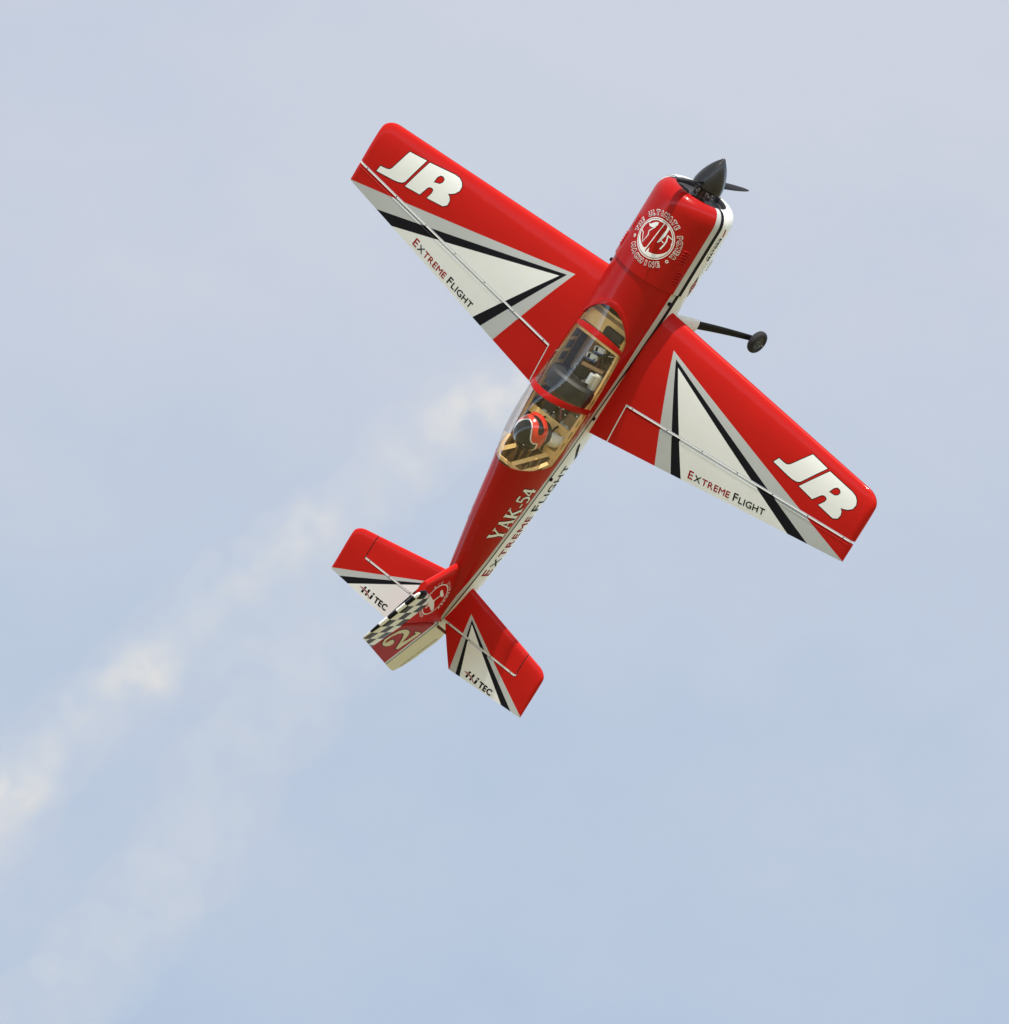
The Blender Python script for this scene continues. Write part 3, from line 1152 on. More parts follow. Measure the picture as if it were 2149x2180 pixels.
def make_wing(side):
    w = MB()

    def skin(ys, full):
        for up in (1, -1):
            def P(i, j):
                y = ys[i]
                x0, x1 = wle(y), (wte(y) if full else whg(y) + 0.004)
                x = x0 + (x1 - x0) * SCH[j]
                return Vector((x, side * y, up * wz(x, y)))
            w.grid(P, len(ys), len(SCH), 'red', True, flip=(side * up > 0))
    skin(YS, True)
    skin(YO, False)
    # spar face behind the hinge line, and the pale hinge tape sunk just below the skin
    w.grid(lambda i, j: Vector((whg(YO[i]) + 0.004, side * YO[i], (1 - 2 * j) * wz(whg(YO[i]) + 0.004, YO[i]))), len(YO), 2, 'white', False)
    yt = [y for y in YO if y < 1.297]
    w.grid(lambda i, j: Vector((whg(yt[i]) + (0.0022, -0.0046)[j], side * yt[i], wz(whg(yt[i]), yt[i]) - (0.0010, -0.0004)[j])), len(yt), 2, 'hinge_tape', False)
    # inboard end rib of the aileron cut-out with its pale gap strip
    n = 10
    rib = [Vector((whg(0.203) + 0.004 + (wte(0.203) - whg(0.203) - 0.004) * k / n, side * 0.2035, 0)) for k in range(n + 1)]
    w.faces([p + Vector((0, 0, wz(p.x, 0.203))) for p in rib] + [p - Vector((0, 0, wz(p.x, 0.203))) for p in rib],
            [(k, k + 1, n + 2 + k, n + 1 + k) for k in range(n)], 'white')
    w.faces([p + Vector((0, 0, wz(p.x, 0.203) - 0.0015)) for p in rib] + [p + Vector((0, side * 0.0042, wz(p.x, 0.206) - 0.0015)) for p in rib],
            [(k, k + 1, n + 2 + k, n + 1 + k) for k in range(n)], 'ink_white')
    w.clean()
    paint_triangles(w, (TRI_S, TRI_B, TRI_W), side)
    w.normals()
    bv = w.bvh()
    if side > 0:
        b, wh = jr((-1.045, -0.105), R(8))
    else:
        b, wh = jr((1.040, -0.097), R(-8))
    stick(w, bv, b, from_top, 0.0003, 0.02, 0)
    stick(w, bv, wh, from_top, 0.0006, 0.02, 0)
    # hinges
    for k in range(7):
        y = 0.235 + 0.170 * k
        w.box((whg(y) - 0.001, side * y, wz(whg(y), y) - 0.0005), (0.0035, 0.004, 0.0025), 'ink_black')
    o = w.build('wing', plane, 40)
    # ---- aileron
    a = MB()
    ya = [0.2085] + [y for y in YO if y > 0.21]

    def Q(i, j):
        y = ya[i]
        xh, xt = whg(y), wte(y)
        x_top = xh - 0.0190
        prof = [(xt, -wz(xt, y))]
        for s in (0.8, 0.55, 0.3, 0.12, 0.0):
            x = x_top + (xt - x_top) * s
            prof.append((x, -wz(x, y)))
        prof.append((xh - 0.0085, -0.35 * wz(xh, y)))
        prof.append((xh - 0.0075, 0.35 * wz(xh, y)))
        prof.append((x_top + 0.0025, 0.93 * wz(xh, y)))
        for s in (0.0, 0.12, 0.3, 0.55, 0.8, 1.0):
            x = x_top + (xt - x_top) * s
            prof.append((x, wz(x, y)))
        return Vector((prof[j][0], side * y, prof[j][1]))
    a.grid(Q, len(ya), 15, 'red', True, flip=(side < 0))
    a.faces([Q(0, j) for j in range(15)], [tuple(range(15))], 'red')
    a.clean()
    paint_triangles(a, (TRI_S, TRI_B, TRI_W), side)
    a.normals()
    av = a.bvh()
    ef, L = text_line(EF, gap=0.20, xs=1.0, bold=(0.0008, 0.03), length=0.356)
    ef = [([(x, y * 0.0315) for x, y in vs], fs, m) for vs, fs, m in ef]
    if side > 0:
        ef = place2d(ef, rot=math.atan2(-0.065, 0.347), loc=(-0.929, -0.345))
    else:
        ef = place2d(ef, rot=math.atan2(0.067, 0.349), loc=(0.573, -0.409))
    stick(a, av, ef, from_top, 0.00015, 0.04, 0.000006)
    a.build('aileron', plane, 28)


make_wing(1)
make_wing(-1)

# ---------------------------------------------------------------- tailplane
SZ = 0.0103
STIP = 0.506


def sle(y):
    x = -1.288 - 0.200 * y
    if y > STIP - 0.045:
        q = min(1.0, (y - (STIP - 0.045)) / 0.045)
        x -= 0.030 * (1 - math.sqrt(max(0, 1 - q * q)))
    return x


def ste(y):
    return -1.630 + 0.068 * y


SH = -1.468


def sz(x, y):
    """half thickness of the tailplane"""
    d = sle(y) - x
    t = 0.0135
    if d < 0.035:
        k = math.sqrt(max(0.0, 1 - (1 - max(d, 0) / 0.035) ** 2))
    elif x > SH:
        k = 1.0
    else:
        k = 1.0 - 0.88 * (SH - x) / (SH - ste(y))
    if y > STIP - 0.010:
        k *= math.sqrt(max(0.0, 1 - ((y - STIP + 0.010) / 0.010) ** 2))
    return t * max(k, 0.0)


T_S = [(-1.381, 0.108), (-1.594, 0.512), (-1.621, 0.146)]
T_B = [(-1.398, 0.123), (-1.598, 0.458), (-1.622, 0.179)]
T_W = [(-1.413, 0.133), (-1.602, 0.411), (-1.620, 0.200)]


def hitec(c, s):
    """bold club-style wordmark: H, i, a red arc and TEC"""
    it = []
    for u, h1 in ((0.016, 0.030), (0.036, 0.030), (0.0600, 0.0190)):
        it.append(poly2d([(u, 0), (u + 0.0095, 0), (u + 0.0095 + 0.17 * h1, h1), (u + 0.17 * h1, h1)], 'ink_black'))
    it.append(poly2d([(0.0640, 0.0225), (0.0735, 0.0225), (0.0748, 0.0300), (0.0653, 0.0300)], 'ink_black'))
    it.append(poly2d([(0.024, 0.0150), (0.040, 0.0150), (0.041, 0.0190), (0.025, 0.0190)], 'ink_black'))
    arc = [(0.0, 0.0145), (0.010, 0.0195), (0.024, 0.0205), (0.040, 0.0165), (0.054, 0.0085), (0.062, -0.001), (0.057, 0.001), (0.048, 0.0075), (0.036, 0.0125), (0.022, 0.0155), (0.010, 0.0150)]
    it2 = [fill(grow(arc, 0.0012), (), 'ink_white'), fill(arc, (), 'ink_red')]
    tx, L = text_line([('TEC', 1, 'ink_black')], gap=0.16, bold=(0.0016, 0.06), length=0.064, xs=1.0)
    tx = [([(x + 0.083, y * 0.024) for x, y in vs], fs, m) for vs, fs, m in tx]
    sc = [it + tx, it2]
    return [place2d(q, loc=c, scale=s) for q in sc]


SY = [0.0, 0.05, 0.10, 0.18, 0.26, 0.34, 0.398]
SYO = [0.403, 0.43, 0.455, 0.468, 0.478, 0.486, 0.492, 0.496, 0.499, 0.502, 0.504, 0.5055, 0.506]
SS = [0, 0.006, 0.02, 0.05, 0.09, 0.14, 0.22, 0.35, 0.55, 0.8, 1.0]


def make_tail(side):
    w = MB()
    for up in (1, -1):
        def P(i, j):
            y = SY[i]
            x = sle(y) + (SH + 0.003 - sle(y)) * SS[j]
            return Vector((x, side * y, SZ + up * sz(x, y)))
        w.grid(P, len(SY), len(SS), 'red', True)
    xe = SH + 0.003
    w.grid(lambda i, j: Vector((xe, side * SY[i], SZ + (1 - 2 * j) * 0.0135)), len(SY), 2, 'white', False)
    w.grid(lambda i, j: Vector((xe - 0.0080 * j - 0.0002, side * SY[i], SZ + 0.0130 + 0.0003 * j)), len(SY), 2, 'hinge_tape', False)
    n = 10
    for up in (1,):
        e = [Vector((sle(0.398) + (xe - sle(0.398)) * SS[k], side * 0.398, 0)) for k in range(11)]
        w.faces([p + Vector((0, 0, SZ + sz(p.x, 0.398))) for p in e] + [p + Vector((0, 0, SZ - sz(p.x, 0.398))) for p in e],
                [(k, k + 1, 12 + k, 11 + k) for k in range(n)], 'red')
    w.clean()
    paint_triangles(w, (T_S, T_B, T_W), side)
    w.normals()
    for y in (0.05, 0.16, 0.27, 0.375):
        w.box((SH - 0.001, side * y, SZ + 0.0125), (0.0035, 0.004, 0.003), 'ink_black')
    w.build('tailplane', plane, 40)
    e = MB()

    def yin(x):
        return 0.036 + (0.148 - 0.036) * max(0.0, (SH - 0.012 - x) / 0.140)
    tt = [0, 0.08, 0.2, 0.4, 0.6, 0.8, 1.0]
    xs_ = [0.0, 0.1, 0.3, 0.6, 0.85, 1.0]

    def Q(i, j):
        # ring: lower trailing edge -> nose -> upper trailing edge
        def pt(s, up):
            x = SH - 0.0115 + (ste(0.25) - (SH - 0.0115)) * s
            y = yin(x) + (0.403 - yin(x)) * tt[i]
            x = SH - 0.0115 + (ste(y) - (SH - 0.0115)) * s
            return Vector((x, side * y, SZ + up * sz(x, y)))
        if j < 6:
            return pt(xs_[5 - j], -1)
        if j == 6:
            y = 0.036 + (0.403 - 0.036) * tt[i]
            return Vector((SH - 0.0060, side * y, SZ - 0.003))
        if j == 7:
            y = 0.036 + (0.403 - 0.036) * tt[i]
            return Vector((SH - 0.0058, side * y, SZ + 0.003))
        return pt(xs_[j - 8], 1)
    e.grid(Q, len(tt), 14, 'red', True)
    e.faces([Q(0, j) for j in range(14)], [tuple(range(14))], 'red')
    for up in (1, -1):
        def P2(i, j):
            y = SYO[i]
            x = sle(y) + (ste(y) - sle(y)) * (SS + [])[j]
            return Vector((x, side * y, SZ + up * sz(x, y)))
        e.grid(P2, len(SYO), len(SS), 'red', True)
    bd = [Vector((sle(0.403) + (SH - 0.006 - sle(0.403)) * SS[k], side * 0.403, 0)) for k in range(11)]
    e.faces([p + Vector((0, 0, SZ + sz(p.x, 0.403))) for p in bd] + [p + Vector((0, 0, SZ - sz(p.x, 0.403))) for p in bd], [(k, k + 1, 12 + k, 11 + k) for k in range(10)], 'red')
    e.clean(2e-5)
    paint_triangles(e, (T_S, T_B, T_W), side)
    e.normals()
    ev = e.bvh()
    a, b = hitec((0.203, -1.6015) if side < 0 else (-0.361, -1.5945), 1.0)
    stick(e, ev, a, from_top, 0.0002, 0.04, 0.00001)
    stick(e, ev, b, from_top, 0.0006, 0.04, 0.0001)
    e.build('elevator', plane, 30)


make_tail(1)
make_tail(-1)

# ---------------------------------------------------------------- fin and rudder
HX = -1.4856
FT = 0.0115


def flat_surface(mb, outline_front, outline_back, zs, half, m, cap=True):
    """a symmetrical vertical surface: front(z), back(z), half(x, z)"""
    SF = [0, 0.008, 0.03, 0.07, 0.13, 0.2, 0.3, 0.45, 0.6, 0.75, 0.9, 1.0]
    for s in (-1, 1):
        def P(i, j):
            z = zs[i]
            x0, x1 = outline_front(z), outline_back(z)
            x = x0 + (x1 - x0) * SF[j]
            return Vector((x, s * half(x, z), z))
        mb.grid(P, len(zs), len(SF), m, True)
    if cap:
        for z in (zs[0], zs[-1]):
            pr = [(outline_front(z) + (outline_back(z) - outline_front(z)) * q) for q in SF]
            mb.faces([Vector((x, half(x, z), z)) for x in pr] + [Vector((x, -half(x, z), z)) for x in pr],
                     [(k, k + 1, len(SF) + k + 1, len(SF) + k) for k in range(len(SF) - 1)], m)


fin = MB()
FTOP = 0.325


def f_front(z):
    return -1.150 - 0.447 * z if z > 0.05 else -1.172


def f_half(x, z):
    d = f_front(z) - x
    k = math.sqrt(max(0.0, 1 - (1 - min(d, 0.022) / 0.022) ** 2)) if d < 0.022 else 1.0
    return (FT + 0.003) * k


flat_surface(fin, f_front, lambda z: HX + 0.004, [0.02, 0.06, 0.10, 0.15, 0.20, 0.25, 0.29, FTOP], f_half, 'red')
fin.faces([Vector((HX + 0.004, s * 0.0145, z)) for s in (-1, 1) for z in (0.0, FTOP)], [(0, 1, 3, 2)], 'red')
fin.clean()
fin.normals()
fv = fin.bvh()
EC, ER = (-1.372, 0.190), 0.0725


def emblem(s):
    """ring with a small aeroplane, lettering around it; u to the nose, v up on the right side"""
    it = []
    n = 64
    vs, fs = [], []
    for i in range(n):
        a = 2 * math.pi * i / n
        for r in (0.93, 1.0):
            vs.append((EC[0] + ER * r * math.cos(a), EC[1] + 1.06 * ER * r * math.sin(a)))
    for i in range(n):
        k = (i + 1) % n
        fs.append((2 * i, 2 * i + 1, 2 * k + 1, 2 * k))
    it.append((vs, fs, 'ink_white'))
    pl = [(-1.3358, 0.1863), (-1.3266, 0.1826), (-1.3285, 0.1724), (-1.3560, 0.1345), (-1.3637, 0.1457), (-1.3569, 0.1611), (-1.3749, 0.1855), (-1.3845, 0.1868), (-1.3908, 0.1767), (-1.4166, 0.1519), (-1.429, 0.1551), (-1.4221, 0.1733), (-1.4006, 0.2098), (-1.4143, 0.2225), (-1.4108, 0.2315), (-1.3971, 0.2217), (-1.3891, 0.2275), (-1.3694, 0.2560), (-1.3509, 0.2519), (-1.3709, 0.2115), (-1.376, 0.1979), (-1.3536, 0.1674)]
    it.append(fill(pl, (), 'ink_white'))
    # letters
    for s_, a_mid, spread, top in (('AEROHAWKS', 118, 11.5, True), ('R/C', 30, 13, True), ('AEROBATIC', 290, 12.5, False)):
        m = len(s_)
        for i, ch in enumerate(s_):
            a = R(a_mid + (-(i - (m - 1) / 2) * spread if top else (i - (m - 1) / 2) * spread))
            gv, gf, w0 = glyph(ch, 0.03)
            q = []
            for x, y in gv:
                X, Y = (x - w0 / 2) * 0.0125, (y - 0.5) * 0.0125
                if not top:
                    X, Y = -X, -Y
                rr = ER * 1.13 + Y
                q.append((EC[0] + rr * math.cos(a) + X * math.sin(a), EC[1] + 1.06 * rr * math.sin(a) - X * math.cos(a)))
            it.append((q, gf, 'ink_white'))
    return it


stick(fin, fv, emblem(1), from_right, 0.0007, 0.02, 0.00001)
fin.build('fin', plane, 40)

rud = MB()
RZ = [-0.212, -0.206, -0.195, -0.178, -0.160, -0.145, -0.10, -0.05, 0.0, 0.04, 0.10, 0.16, 0.22, 0.28, 0.3225, 0.3235, 0.36, 0.395, 0.425, 0.45, 0.468, 0.480, 0.488, 0.4925, 0.494]


def r_front(z):                    # measured aft of the hinge
    if z <= 0.323:
        if z < -0.135:
            return 0.006 + 0.16 * ((-0.135 - z) / 0.077) ** 1.0
        return 0.0055
    f = -(0.143 + (z - 0.323) * 0.62)
    if z > 0.43:
        q = (z - 0.43) / 0.064
        f += 0.075 * (1 - math.sqrt(max(0, 1 - min(1, q) ** 2)))
    return f


def r_back(z):
    c = 0.301 - 0.414 * z
    if z < -0.135:
        q = min(1.0, (-0.135 - z) / 0.077)
        c = 0.357 - 0.155 * (1 - math.sqrt(max(0, 1 - q * q)))
    return c


def r_half(c, z):
    f, b = r_front(z), r_back(z)
    d = c - f
    t = FT
    k = 1.0
    if z > 0.323:
        if d < 0.03:
            k = math.sqrt(max(0, 1 - (1 - d / 0.03) ** 2))
        if c > 0:
            k *= 1 - 0.8 * c / b
    else:
        k = (1 - 0.86 * max(0.0, c) / max(0.06, b))
        if d < 0.008:
            k *= 0.45 + 0.55 * d / 0.008
    if z > 0.470:
        k *= math.sqrt(max(0.0, 1 - ((z - 0.470) / 0.024) ** 2))
    if z < -0.19:
        k *= math.sqrt(max(0.0, 1 - ((-0.19 - z) / 0.022) ** 2))
    return t * k


# local frame: x aft from the hinge, y across, z up (mirrored into the aircraft frame below)
for s in (-1, 1):
    SFR = [0, 0.006, 0.02, 0.05, 0.10, 0.16, 0.25, 0.38, 0.52, 0.68, 0.84, 1.0]

    def PR(i, j):
        z = RZ[i]
        c = r_front(z) + (r_back(z) - r_front(z)) * SFR[j]
        return Vector((c, s * r_half(c, z), z))
    rud.grid(PR, len(RZ), len(SFR), 'red', True)
for z in (0.3230,):
    rud.faces([Vector((c, s * r_half(c, 0.3235), z)) for c in (-0.143, -0.12, -0.08, -0.04, 0.0) for s in (-1, 1)], [(2 * i, 2 * i + 1, 2 * i + 3, 2 * i + 2) for i in range(4)], 'black')
rud.clean()
CK = 0.0553


def slope(z0, k):
    """paint boundary z = z0 - k c"""
    rud.bisect((0, 0, z0), (k, 0, 1))


for z in (0.318, 0.318 + CK, 0.318 + 2 * CK, 0.318 + 3 * CK):
    rud.bisect((0, 0, z), (0, 0, 1))
for i in range(-5, 6):
    c = 0.010 + 0.047 * i
    geo = [f for f in rud.bm.faces if f.calc_center_median().z > 0.318]
    ed = list({e for f in geo for e in f.edges})
    vv = list({v for f in geo for v in f.verts})
    bmesh.ops.bisect_plane(rud.bm, geom=vv + ed + geo, dist=1e-6, plane_co=(c, 0, 0), plane_no=(1, 0, 0))
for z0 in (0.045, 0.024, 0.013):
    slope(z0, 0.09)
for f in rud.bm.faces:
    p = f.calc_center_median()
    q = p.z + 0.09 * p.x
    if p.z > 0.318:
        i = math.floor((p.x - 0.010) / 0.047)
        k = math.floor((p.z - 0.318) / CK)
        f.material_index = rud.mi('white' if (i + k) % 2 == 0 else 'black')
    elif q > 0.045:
        f.material_index = rud.mi('red_shaded')
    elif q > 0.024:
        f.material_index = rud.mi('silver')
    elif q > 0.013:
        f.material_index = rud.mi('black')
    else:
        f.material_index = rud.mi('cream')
rud.normals()
rv = rud.bvh()
TWO = [(0.138, 0.268), (0.136, 0.257), (0.121, 0.251), (0.115, 0.238), (0.128, 0.202), (0.147, 0.181), (0.162, 0.188), (0.165, 0.216), (0.157, 0.253), (0.142, 0.283), (0.113, 0.314), (0.086, 0.314), (0.047, 0.293), (0.040, 0.261), (0.044, 0.222), (0.062, 0.178), (0.086, 0.150), (0.109, 0.133), (0.141, 0.117), (0.124, 0.099), (0.084, 0.095), (0.080, 0.088), (0.069, 0.121), (0.060, 0.127), (0.072, 0.062), (0.084, 0.052), (0.126, 0.058), (0.162, 0.063), (0.189, 0.066), (0.188, 0.089), (0.178, 0.101), (0.140, 0.134), (0.112, 0.161), (0.079, 0.201), (0.066, 0.232), (0.071, 0.268), (0.092, 0.289), (0.119, 0.286)]
TWO = [(a, 0.055 + (b - 0.052) * 0.93) for a, b in TWO]


def rr_right(u, v):                # seen from the right: u to the nose = -c
    return Vector((-u, -1, v)), Vector((0, 1, 0))


stick(rud, rv, [fill(grow([(-a, b) for a, b in TWO], 0.004), (), 'ink_black')], rr_right, 0.0006, 0.03)
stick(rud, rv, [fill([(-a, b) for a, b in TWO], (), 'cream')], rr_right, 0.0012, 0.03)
tx, L = text_line([('BAD BRAD  GRAPHICS.COM', 1, 'ink_black')], gap=0.2, length=0.19)
tx = [([(x, y * 0.017) for x, y in vs], fs, m) for vs, fs, m in tx]
stick(rud, rv, place2d(tx, loc=(-0.318, -0.165), rot=0.0), rr_right, 0.0006, 0.03)
# hinge the rudder to the left by 20 degrees
DEF = R(20)
Mr = Matrix(((-math.cos(DEF), 0, 0, HX), (math.sin(DEF), 0, 0, 0), (0, 0, 1, 0), (0, 0, 0, 1)))
Mr[0][1], Mr[1][1] = -math.sin(DEF) * -1 * 1.0, math.cos(DEF)
rud.transform(Mr)
bmesh.ops.recalc_face_normals(rud.bm, faces=rud.bm.faces)
rudder = rud.build('rudder', plane, 35)
# rudder horn, pull wire and tail wheel
hn = MB()
hn.box((-1.512, -0.030, 0.006), (0.012, 0.05, 0.004), 'bronze')
hn.tube([(-1.472, -0.044, 0.0), (-1.512, -0.052, 0.007)], 0.0028, 'ink_black', 8)
hn.tube([(-1.488, -0.050, 0.012), (-1.512, -0.052, 0.007)], 0.006, 'ink_black', 8)
hn.build('rudder_horn', plane)
tw = empty('tail_wheel', plane)
a = MB()
a.tube([(-1.40, 0, -0.10), (-1.44, 0, -0.125), (-1.475, 0, -0.165)], 0.0045, 'metal', 8)
a.tube([(-1.475, -0.014, -0.168), (-1.475, 0.014, -0.168)], 0.003, 'metal', 8)
a.build('strut', tw)
a = MB()
a.lathe([(-0.008, 0.006), (-0.008, 0.018), (-0.004, 0.022), (0.004, 0.022), (0.008, 0.018), (0.008, 0.006)], 'rubber', 20, (-1.475, 0, -0.168), 'y')
a.build('tyre', tw)

# ---------------------------------------------------------------- main landing gear
GEAR_C = Vector((0.060, 0.338, -0.455))


def make_gear(side):
    lg = MB()
    top = Vector((0.012, side * 0.115, -0.125))
    bot = Vector((GEAR_C.x + 0.0, side * (GEAR_C.y - 0.028), GEAR_C.z + 0.006))
    d = (bot - top).normalized()
    nrm = d.cross(Vector((1, 0, 0))).normalized()
    n, m = 9, 12

    def P(i, j):
        t = i / (n - 1)
        p = top.lerp(bot, t) + nrm * 0.012 * math.sin(math.pi * t) * side
        ch = 0.043 - 0.019 * t
        a = 2 * math.pi * j / m
        cc = math.cos(a)
        return p + Vector((1, 0, 0)) * ch / 2 * cc + nrm * 0.0055 * math.sin(a)
    lg.grid(P, n, m, 'carbon', True, wrap=True)
    lg.faces([P(n - 1, j) for j in range(m)], [tuple(range(m))], 'carbon')
    lg.clean()
    lg.normals()
    leg = lg.build('landing_gear_leg', plane)
    fr = MB()

    def F(i, j):
        t = -0.12 + 0.46 * i / 5
        p = top.lerp(bot, t) + nrm * 0.012 * math.sin(math.pi * max(0, t)) * side
        a = 2 * math.pi * j / 16
        k = 1 + 0.35 * (1 - i / 5)
        cc, ss = math.cos(a), math.sin(a)
        return p + Vector((1, 0, 0)) * (0.030 * k * cc - 0.006) + nrm * (0.013 * k * ss)
    fr.grid(F, 6, 16, 'white', True, wrap=True)
    fr.faces([F(5, j) for j in range(16)], [tuple(range(16))], 'white')
    fr.clean()
    fr.normals()
    fr.build('gear_cuff', plane)
    wh = empty('main_wheel', plane)
    wh.location = (GEAR_C.x, side * GEAR_C.y, GEAR_C.z)
    wh.rotation_euler = (R(7) * side, 0, 0)
    t = MB()
    pr = []
    for k in range(25):
        a = 2 * math.pi * k / 24
        pr.append((0.0165 * math.cos(a) * (1 - 0.10 * math.cos(a) ** 2), 0.0345 + 0.0135 * math.sin(a)))
    t.lathe(pr, 'rubber', 40, (0, 0, 0), 'y')
    for q in (-0.006, 0.0, 0.006):
        pass
    t.clean()
    t.normals()
    t.build('tyre', wh)
    r = MB()
    r.lathe([(-0.010, 0.0001), (-0.010, 0.008), (-0.006, 0.010), (-0.006, 0.020), (-0.011, 0.023), (-0.011, 0.026), (0.011, 0.026), (0.011, 0.023), (0.006, 0.020), (0.006, 0.010), (0.010, 0.008), (0.010, 0.0001)], 'rim_grey', 28, (0, 0, 0), 'y')
    for k in range(5):
        a = 2 * math.pi * k / 5
        for s in (-1, 1):
            r.box((0.015 * math.cos(a), s * 0.0075, 0.015 * math.sin(a)), (0.012, 0.003, 0.004), 'rim_grey', Matrix.Rotation(-a, 3, 'Y'))
    r.clean()
    r.build('rim', wh)
    ax = MB()
    ax.tube([(0, -side * 0.032, 0), (0, side * 0.030, 0)], 0.0030, 'metal', 10)
    ax.build('axle', wh)


make_gear(-1)
make_gear(1)

# ---------------------------------------------------------------- canopy
cg = MB()
for side in (-1, 1):
    cg.grid(lambda i, j: ring_point(XC[i], j, side, -0.0006), len(XC), K_RIM + 1, 'glass', True, flip=(side > 0))
cg.clean()
cg.normals()
canopy = cg.build('canopy', plane, 60)
canopy['label'] = 'clear bubble canopy with a pale sky reflection'


def bow(name, xa, xb, h, fade=None):
    """a painted hoop standing proud of the glass between two stations"""
    b = MB()
    n = 2 * K_RIM + 1
    xs = [xa, xa, (xa * 2 + xb) / 3, (xa + 2 * xb) / 3, xb, xb]
    of = [-0.002, h * 0.7, h, h, h * 0.7, -0.002]
    ks = [(K_RIM - k, -1) for k in range(K_RIM)] + [(k, 1) for k in range(K_RIM + 1)]
    b.grid(lambda i, j: ring_point(xs[j], ks[i][0], ks[i][1], of[j]), len(ks), 6, 'red_gloss', True)
    b.clean()
    b.normals()
    return b.build(name, plane, 50)


bow('windshield_frame', -0.076, -0.104, 0.0055)
bow('canopy_bow', -0.139, -0.157, 0.0020)
bow('canopy_bow', -0.402, -0.425, 0.0025)
bow('canopy_sill', -0.677, -0.683, 0.0012)

# ---------------------------------------------------------------- inside of the cockpit
ck = empty('cockpit', plane)
fl = MB()
xs = [-0.10, -0.2, -0.3, -0.4, -0.5, -0.6, -0.7, -0.78]
fl.grid(lambda i, j: Vector((xs[i], (j - 1) * (sec_y(xs[i], 0.02) - 0.006), 0.02)), len(xs), 3, 'cockpit_dark', False)
fl.build('cockpit_floor', ck)
fd = MB()
fd.box((-0.085, 0, 0.100), (0.085, 0.215, 0.008), 'plywood')
fd.box((-0.105, -0.045, 0.115), (0.035, 0.085, 0.024), 'cockpit_dark', bev=0.003)
fd.box((-0.060, 0.02, 0.107), (0.012, 0.18, 0.010), 'plywood_dark')
fd.build('front_deck', ck)
# plywood side walls with lightening slots and a rail at the sill
for side in (-1, 1):
    wl = MB()
    wl.grid(lambda i, j: Vector((xs[i], side * min(0.116, sec_y(xs[i], 0.02 + 0.105 * j / 3) - 0.007), 0.02 + 0.105 * j / 3)), len(xs), 4, 'plywood', True)
    rw = 0.024 if side < 0 else 0.009
    wl.grid(lambda i, j: Vector((xs[i], side * (sec_y(xs[i], 0.112) - 0.003 - rw * j), 0.111)), len(xs), 2, 'plywood', False)
    wl.grid(lambda i, j: Vector((xs[i], side * (sec_y(xs[i], 0.112) - 0.003 - rw), 0.111 - 0.012 * j)), len(xs), 2, 'plywood', False)
    for k in range(9):
        x = -0.20 - 0.054 * k
        if side > 0:
            wl.box((x, side * (min(0.116, sec_y(x, 0.07) - 0.007) - 0.0025), 0.064), (0.036, 0.004, 0.046), 'cockpit_dark', bev=0.001)
        else:
            wl.box((x - 0.01, side * (sec_y(x, 0.112) - 0.014), 0.1115), (0.030, 0.006, 0.002), 'cockpit_dark')
    wl.build('side_wall', ck)
# cross formers
for x, z0, z1, t in ((-0.165, 0.02, 0.105, 0.010), (-0.555, 0.02, 0.088, 0.012)):
    fm = MB()
    yw = sec_y(x, z1 + 0.005) - 0.012
    fm.box((x, 0, (z0 + z1) / 2), (t, 2 * yw, z1 - z0), 'plywood')
    if x < -0.5:
        fm.box((x + 0.010, 0, z1 + 0.0015), (0.034, 2 * yw - 0.004, 0.004), 'plywood')
    fm.build('former', ck)
# front bay: dark tray with gear on it
fb_ = MB()
fb_.box((-0.255, 0.0, 0.036), (0.16, 0.15, 0.02), 'plywood_dark', bev=0.002)
fb_.box((-0.30, -0.02, 0.060), (0.07, 0.13, 0.018), 'cockpit_dark', bev=0.003)
fb_.box((-0.262, -0.040, 0.090), (0.012, 0.10, 0.05), 'plywood_dark', Matrix.Rotation(0.2, 3, 'Z'))
fb_.build('equipment_tray', ck)
for x, y, a in ((-0.192, -0.020, 0.25), (-0.232, -0.006, 0.15)):
    bt = MB()
    ro = Matrix.Rotation(a, 3, 'Z')
    bt.box((x, y, 0.075), (0.024, 0.052, 0.05), 'battery_foil', ro, bev=0.004)
    bt.box(Vector((x, y, 0.075)) + ro @ Vector((-0.0135, 0, 0)), (0.004, 0.050, 0.048), 'battery_blue', ro)
    bt.box(Vector((x, y, 0.1005)) + ro @ Vector((0.0, 0.012, 0)), (0.018, 0.010, 0.001), 'ink_black', ro)
    bt.build('battery_pack', ck)
tk = MB()
tk.lathe([(-0.045, 0.0001), (-0.045, 0.014), (-0.04, 0.019), (0.02, 0.019), (0.028, 0.012), (0.028, 0.0001)], 'tank', 20, (-0.295, -0.075, 0.10))
tk.clean()
tk.build('fuel_tank', ck)
tk = MB()
tk.lathe([(-0.02, 0.0001), (-0.02, 0.016), (0.02, 0.016), (0.022, 0.013), (0.022, 0.0001)], 'battery_foil', 20, (-0.300, -0.060, 0.115), 'x')
tk.clean()
tk.build('air_canister', ck)
wr = MB()
for k in range(26):
    x, y = random.uniform(-0.34, -0.17), random.uniform(-0.10, 0.05)
    p = Vector((x, y, random.uniform(0.06, 0.085)))
    pts = [p]
    for q in range(4):
        p = p + Vector((random.uniform(-0.035, 0.02), random.uniform(-0.03, 0.03), random.uniform(-0.014, 0.02)))
        p.y = max(-0.108, min(0.08, p.y))
        pts.append(p.copy())
    wr.tube(pts, random.uniform(0.0012, 0.0032), random.choice(['wire_dark', 'wire_dark', 'wire_red', 'tank', 'cockpit_dark']), 6)
wr.build('wiring', ck)
# the dark instrument hood in the middle
hd = MB()
NHd = 16
xh_ = [-0.335, -0.345, -0.385, -0.41]
rh_ = [0.90, 1.0, 1.0, 0.94]


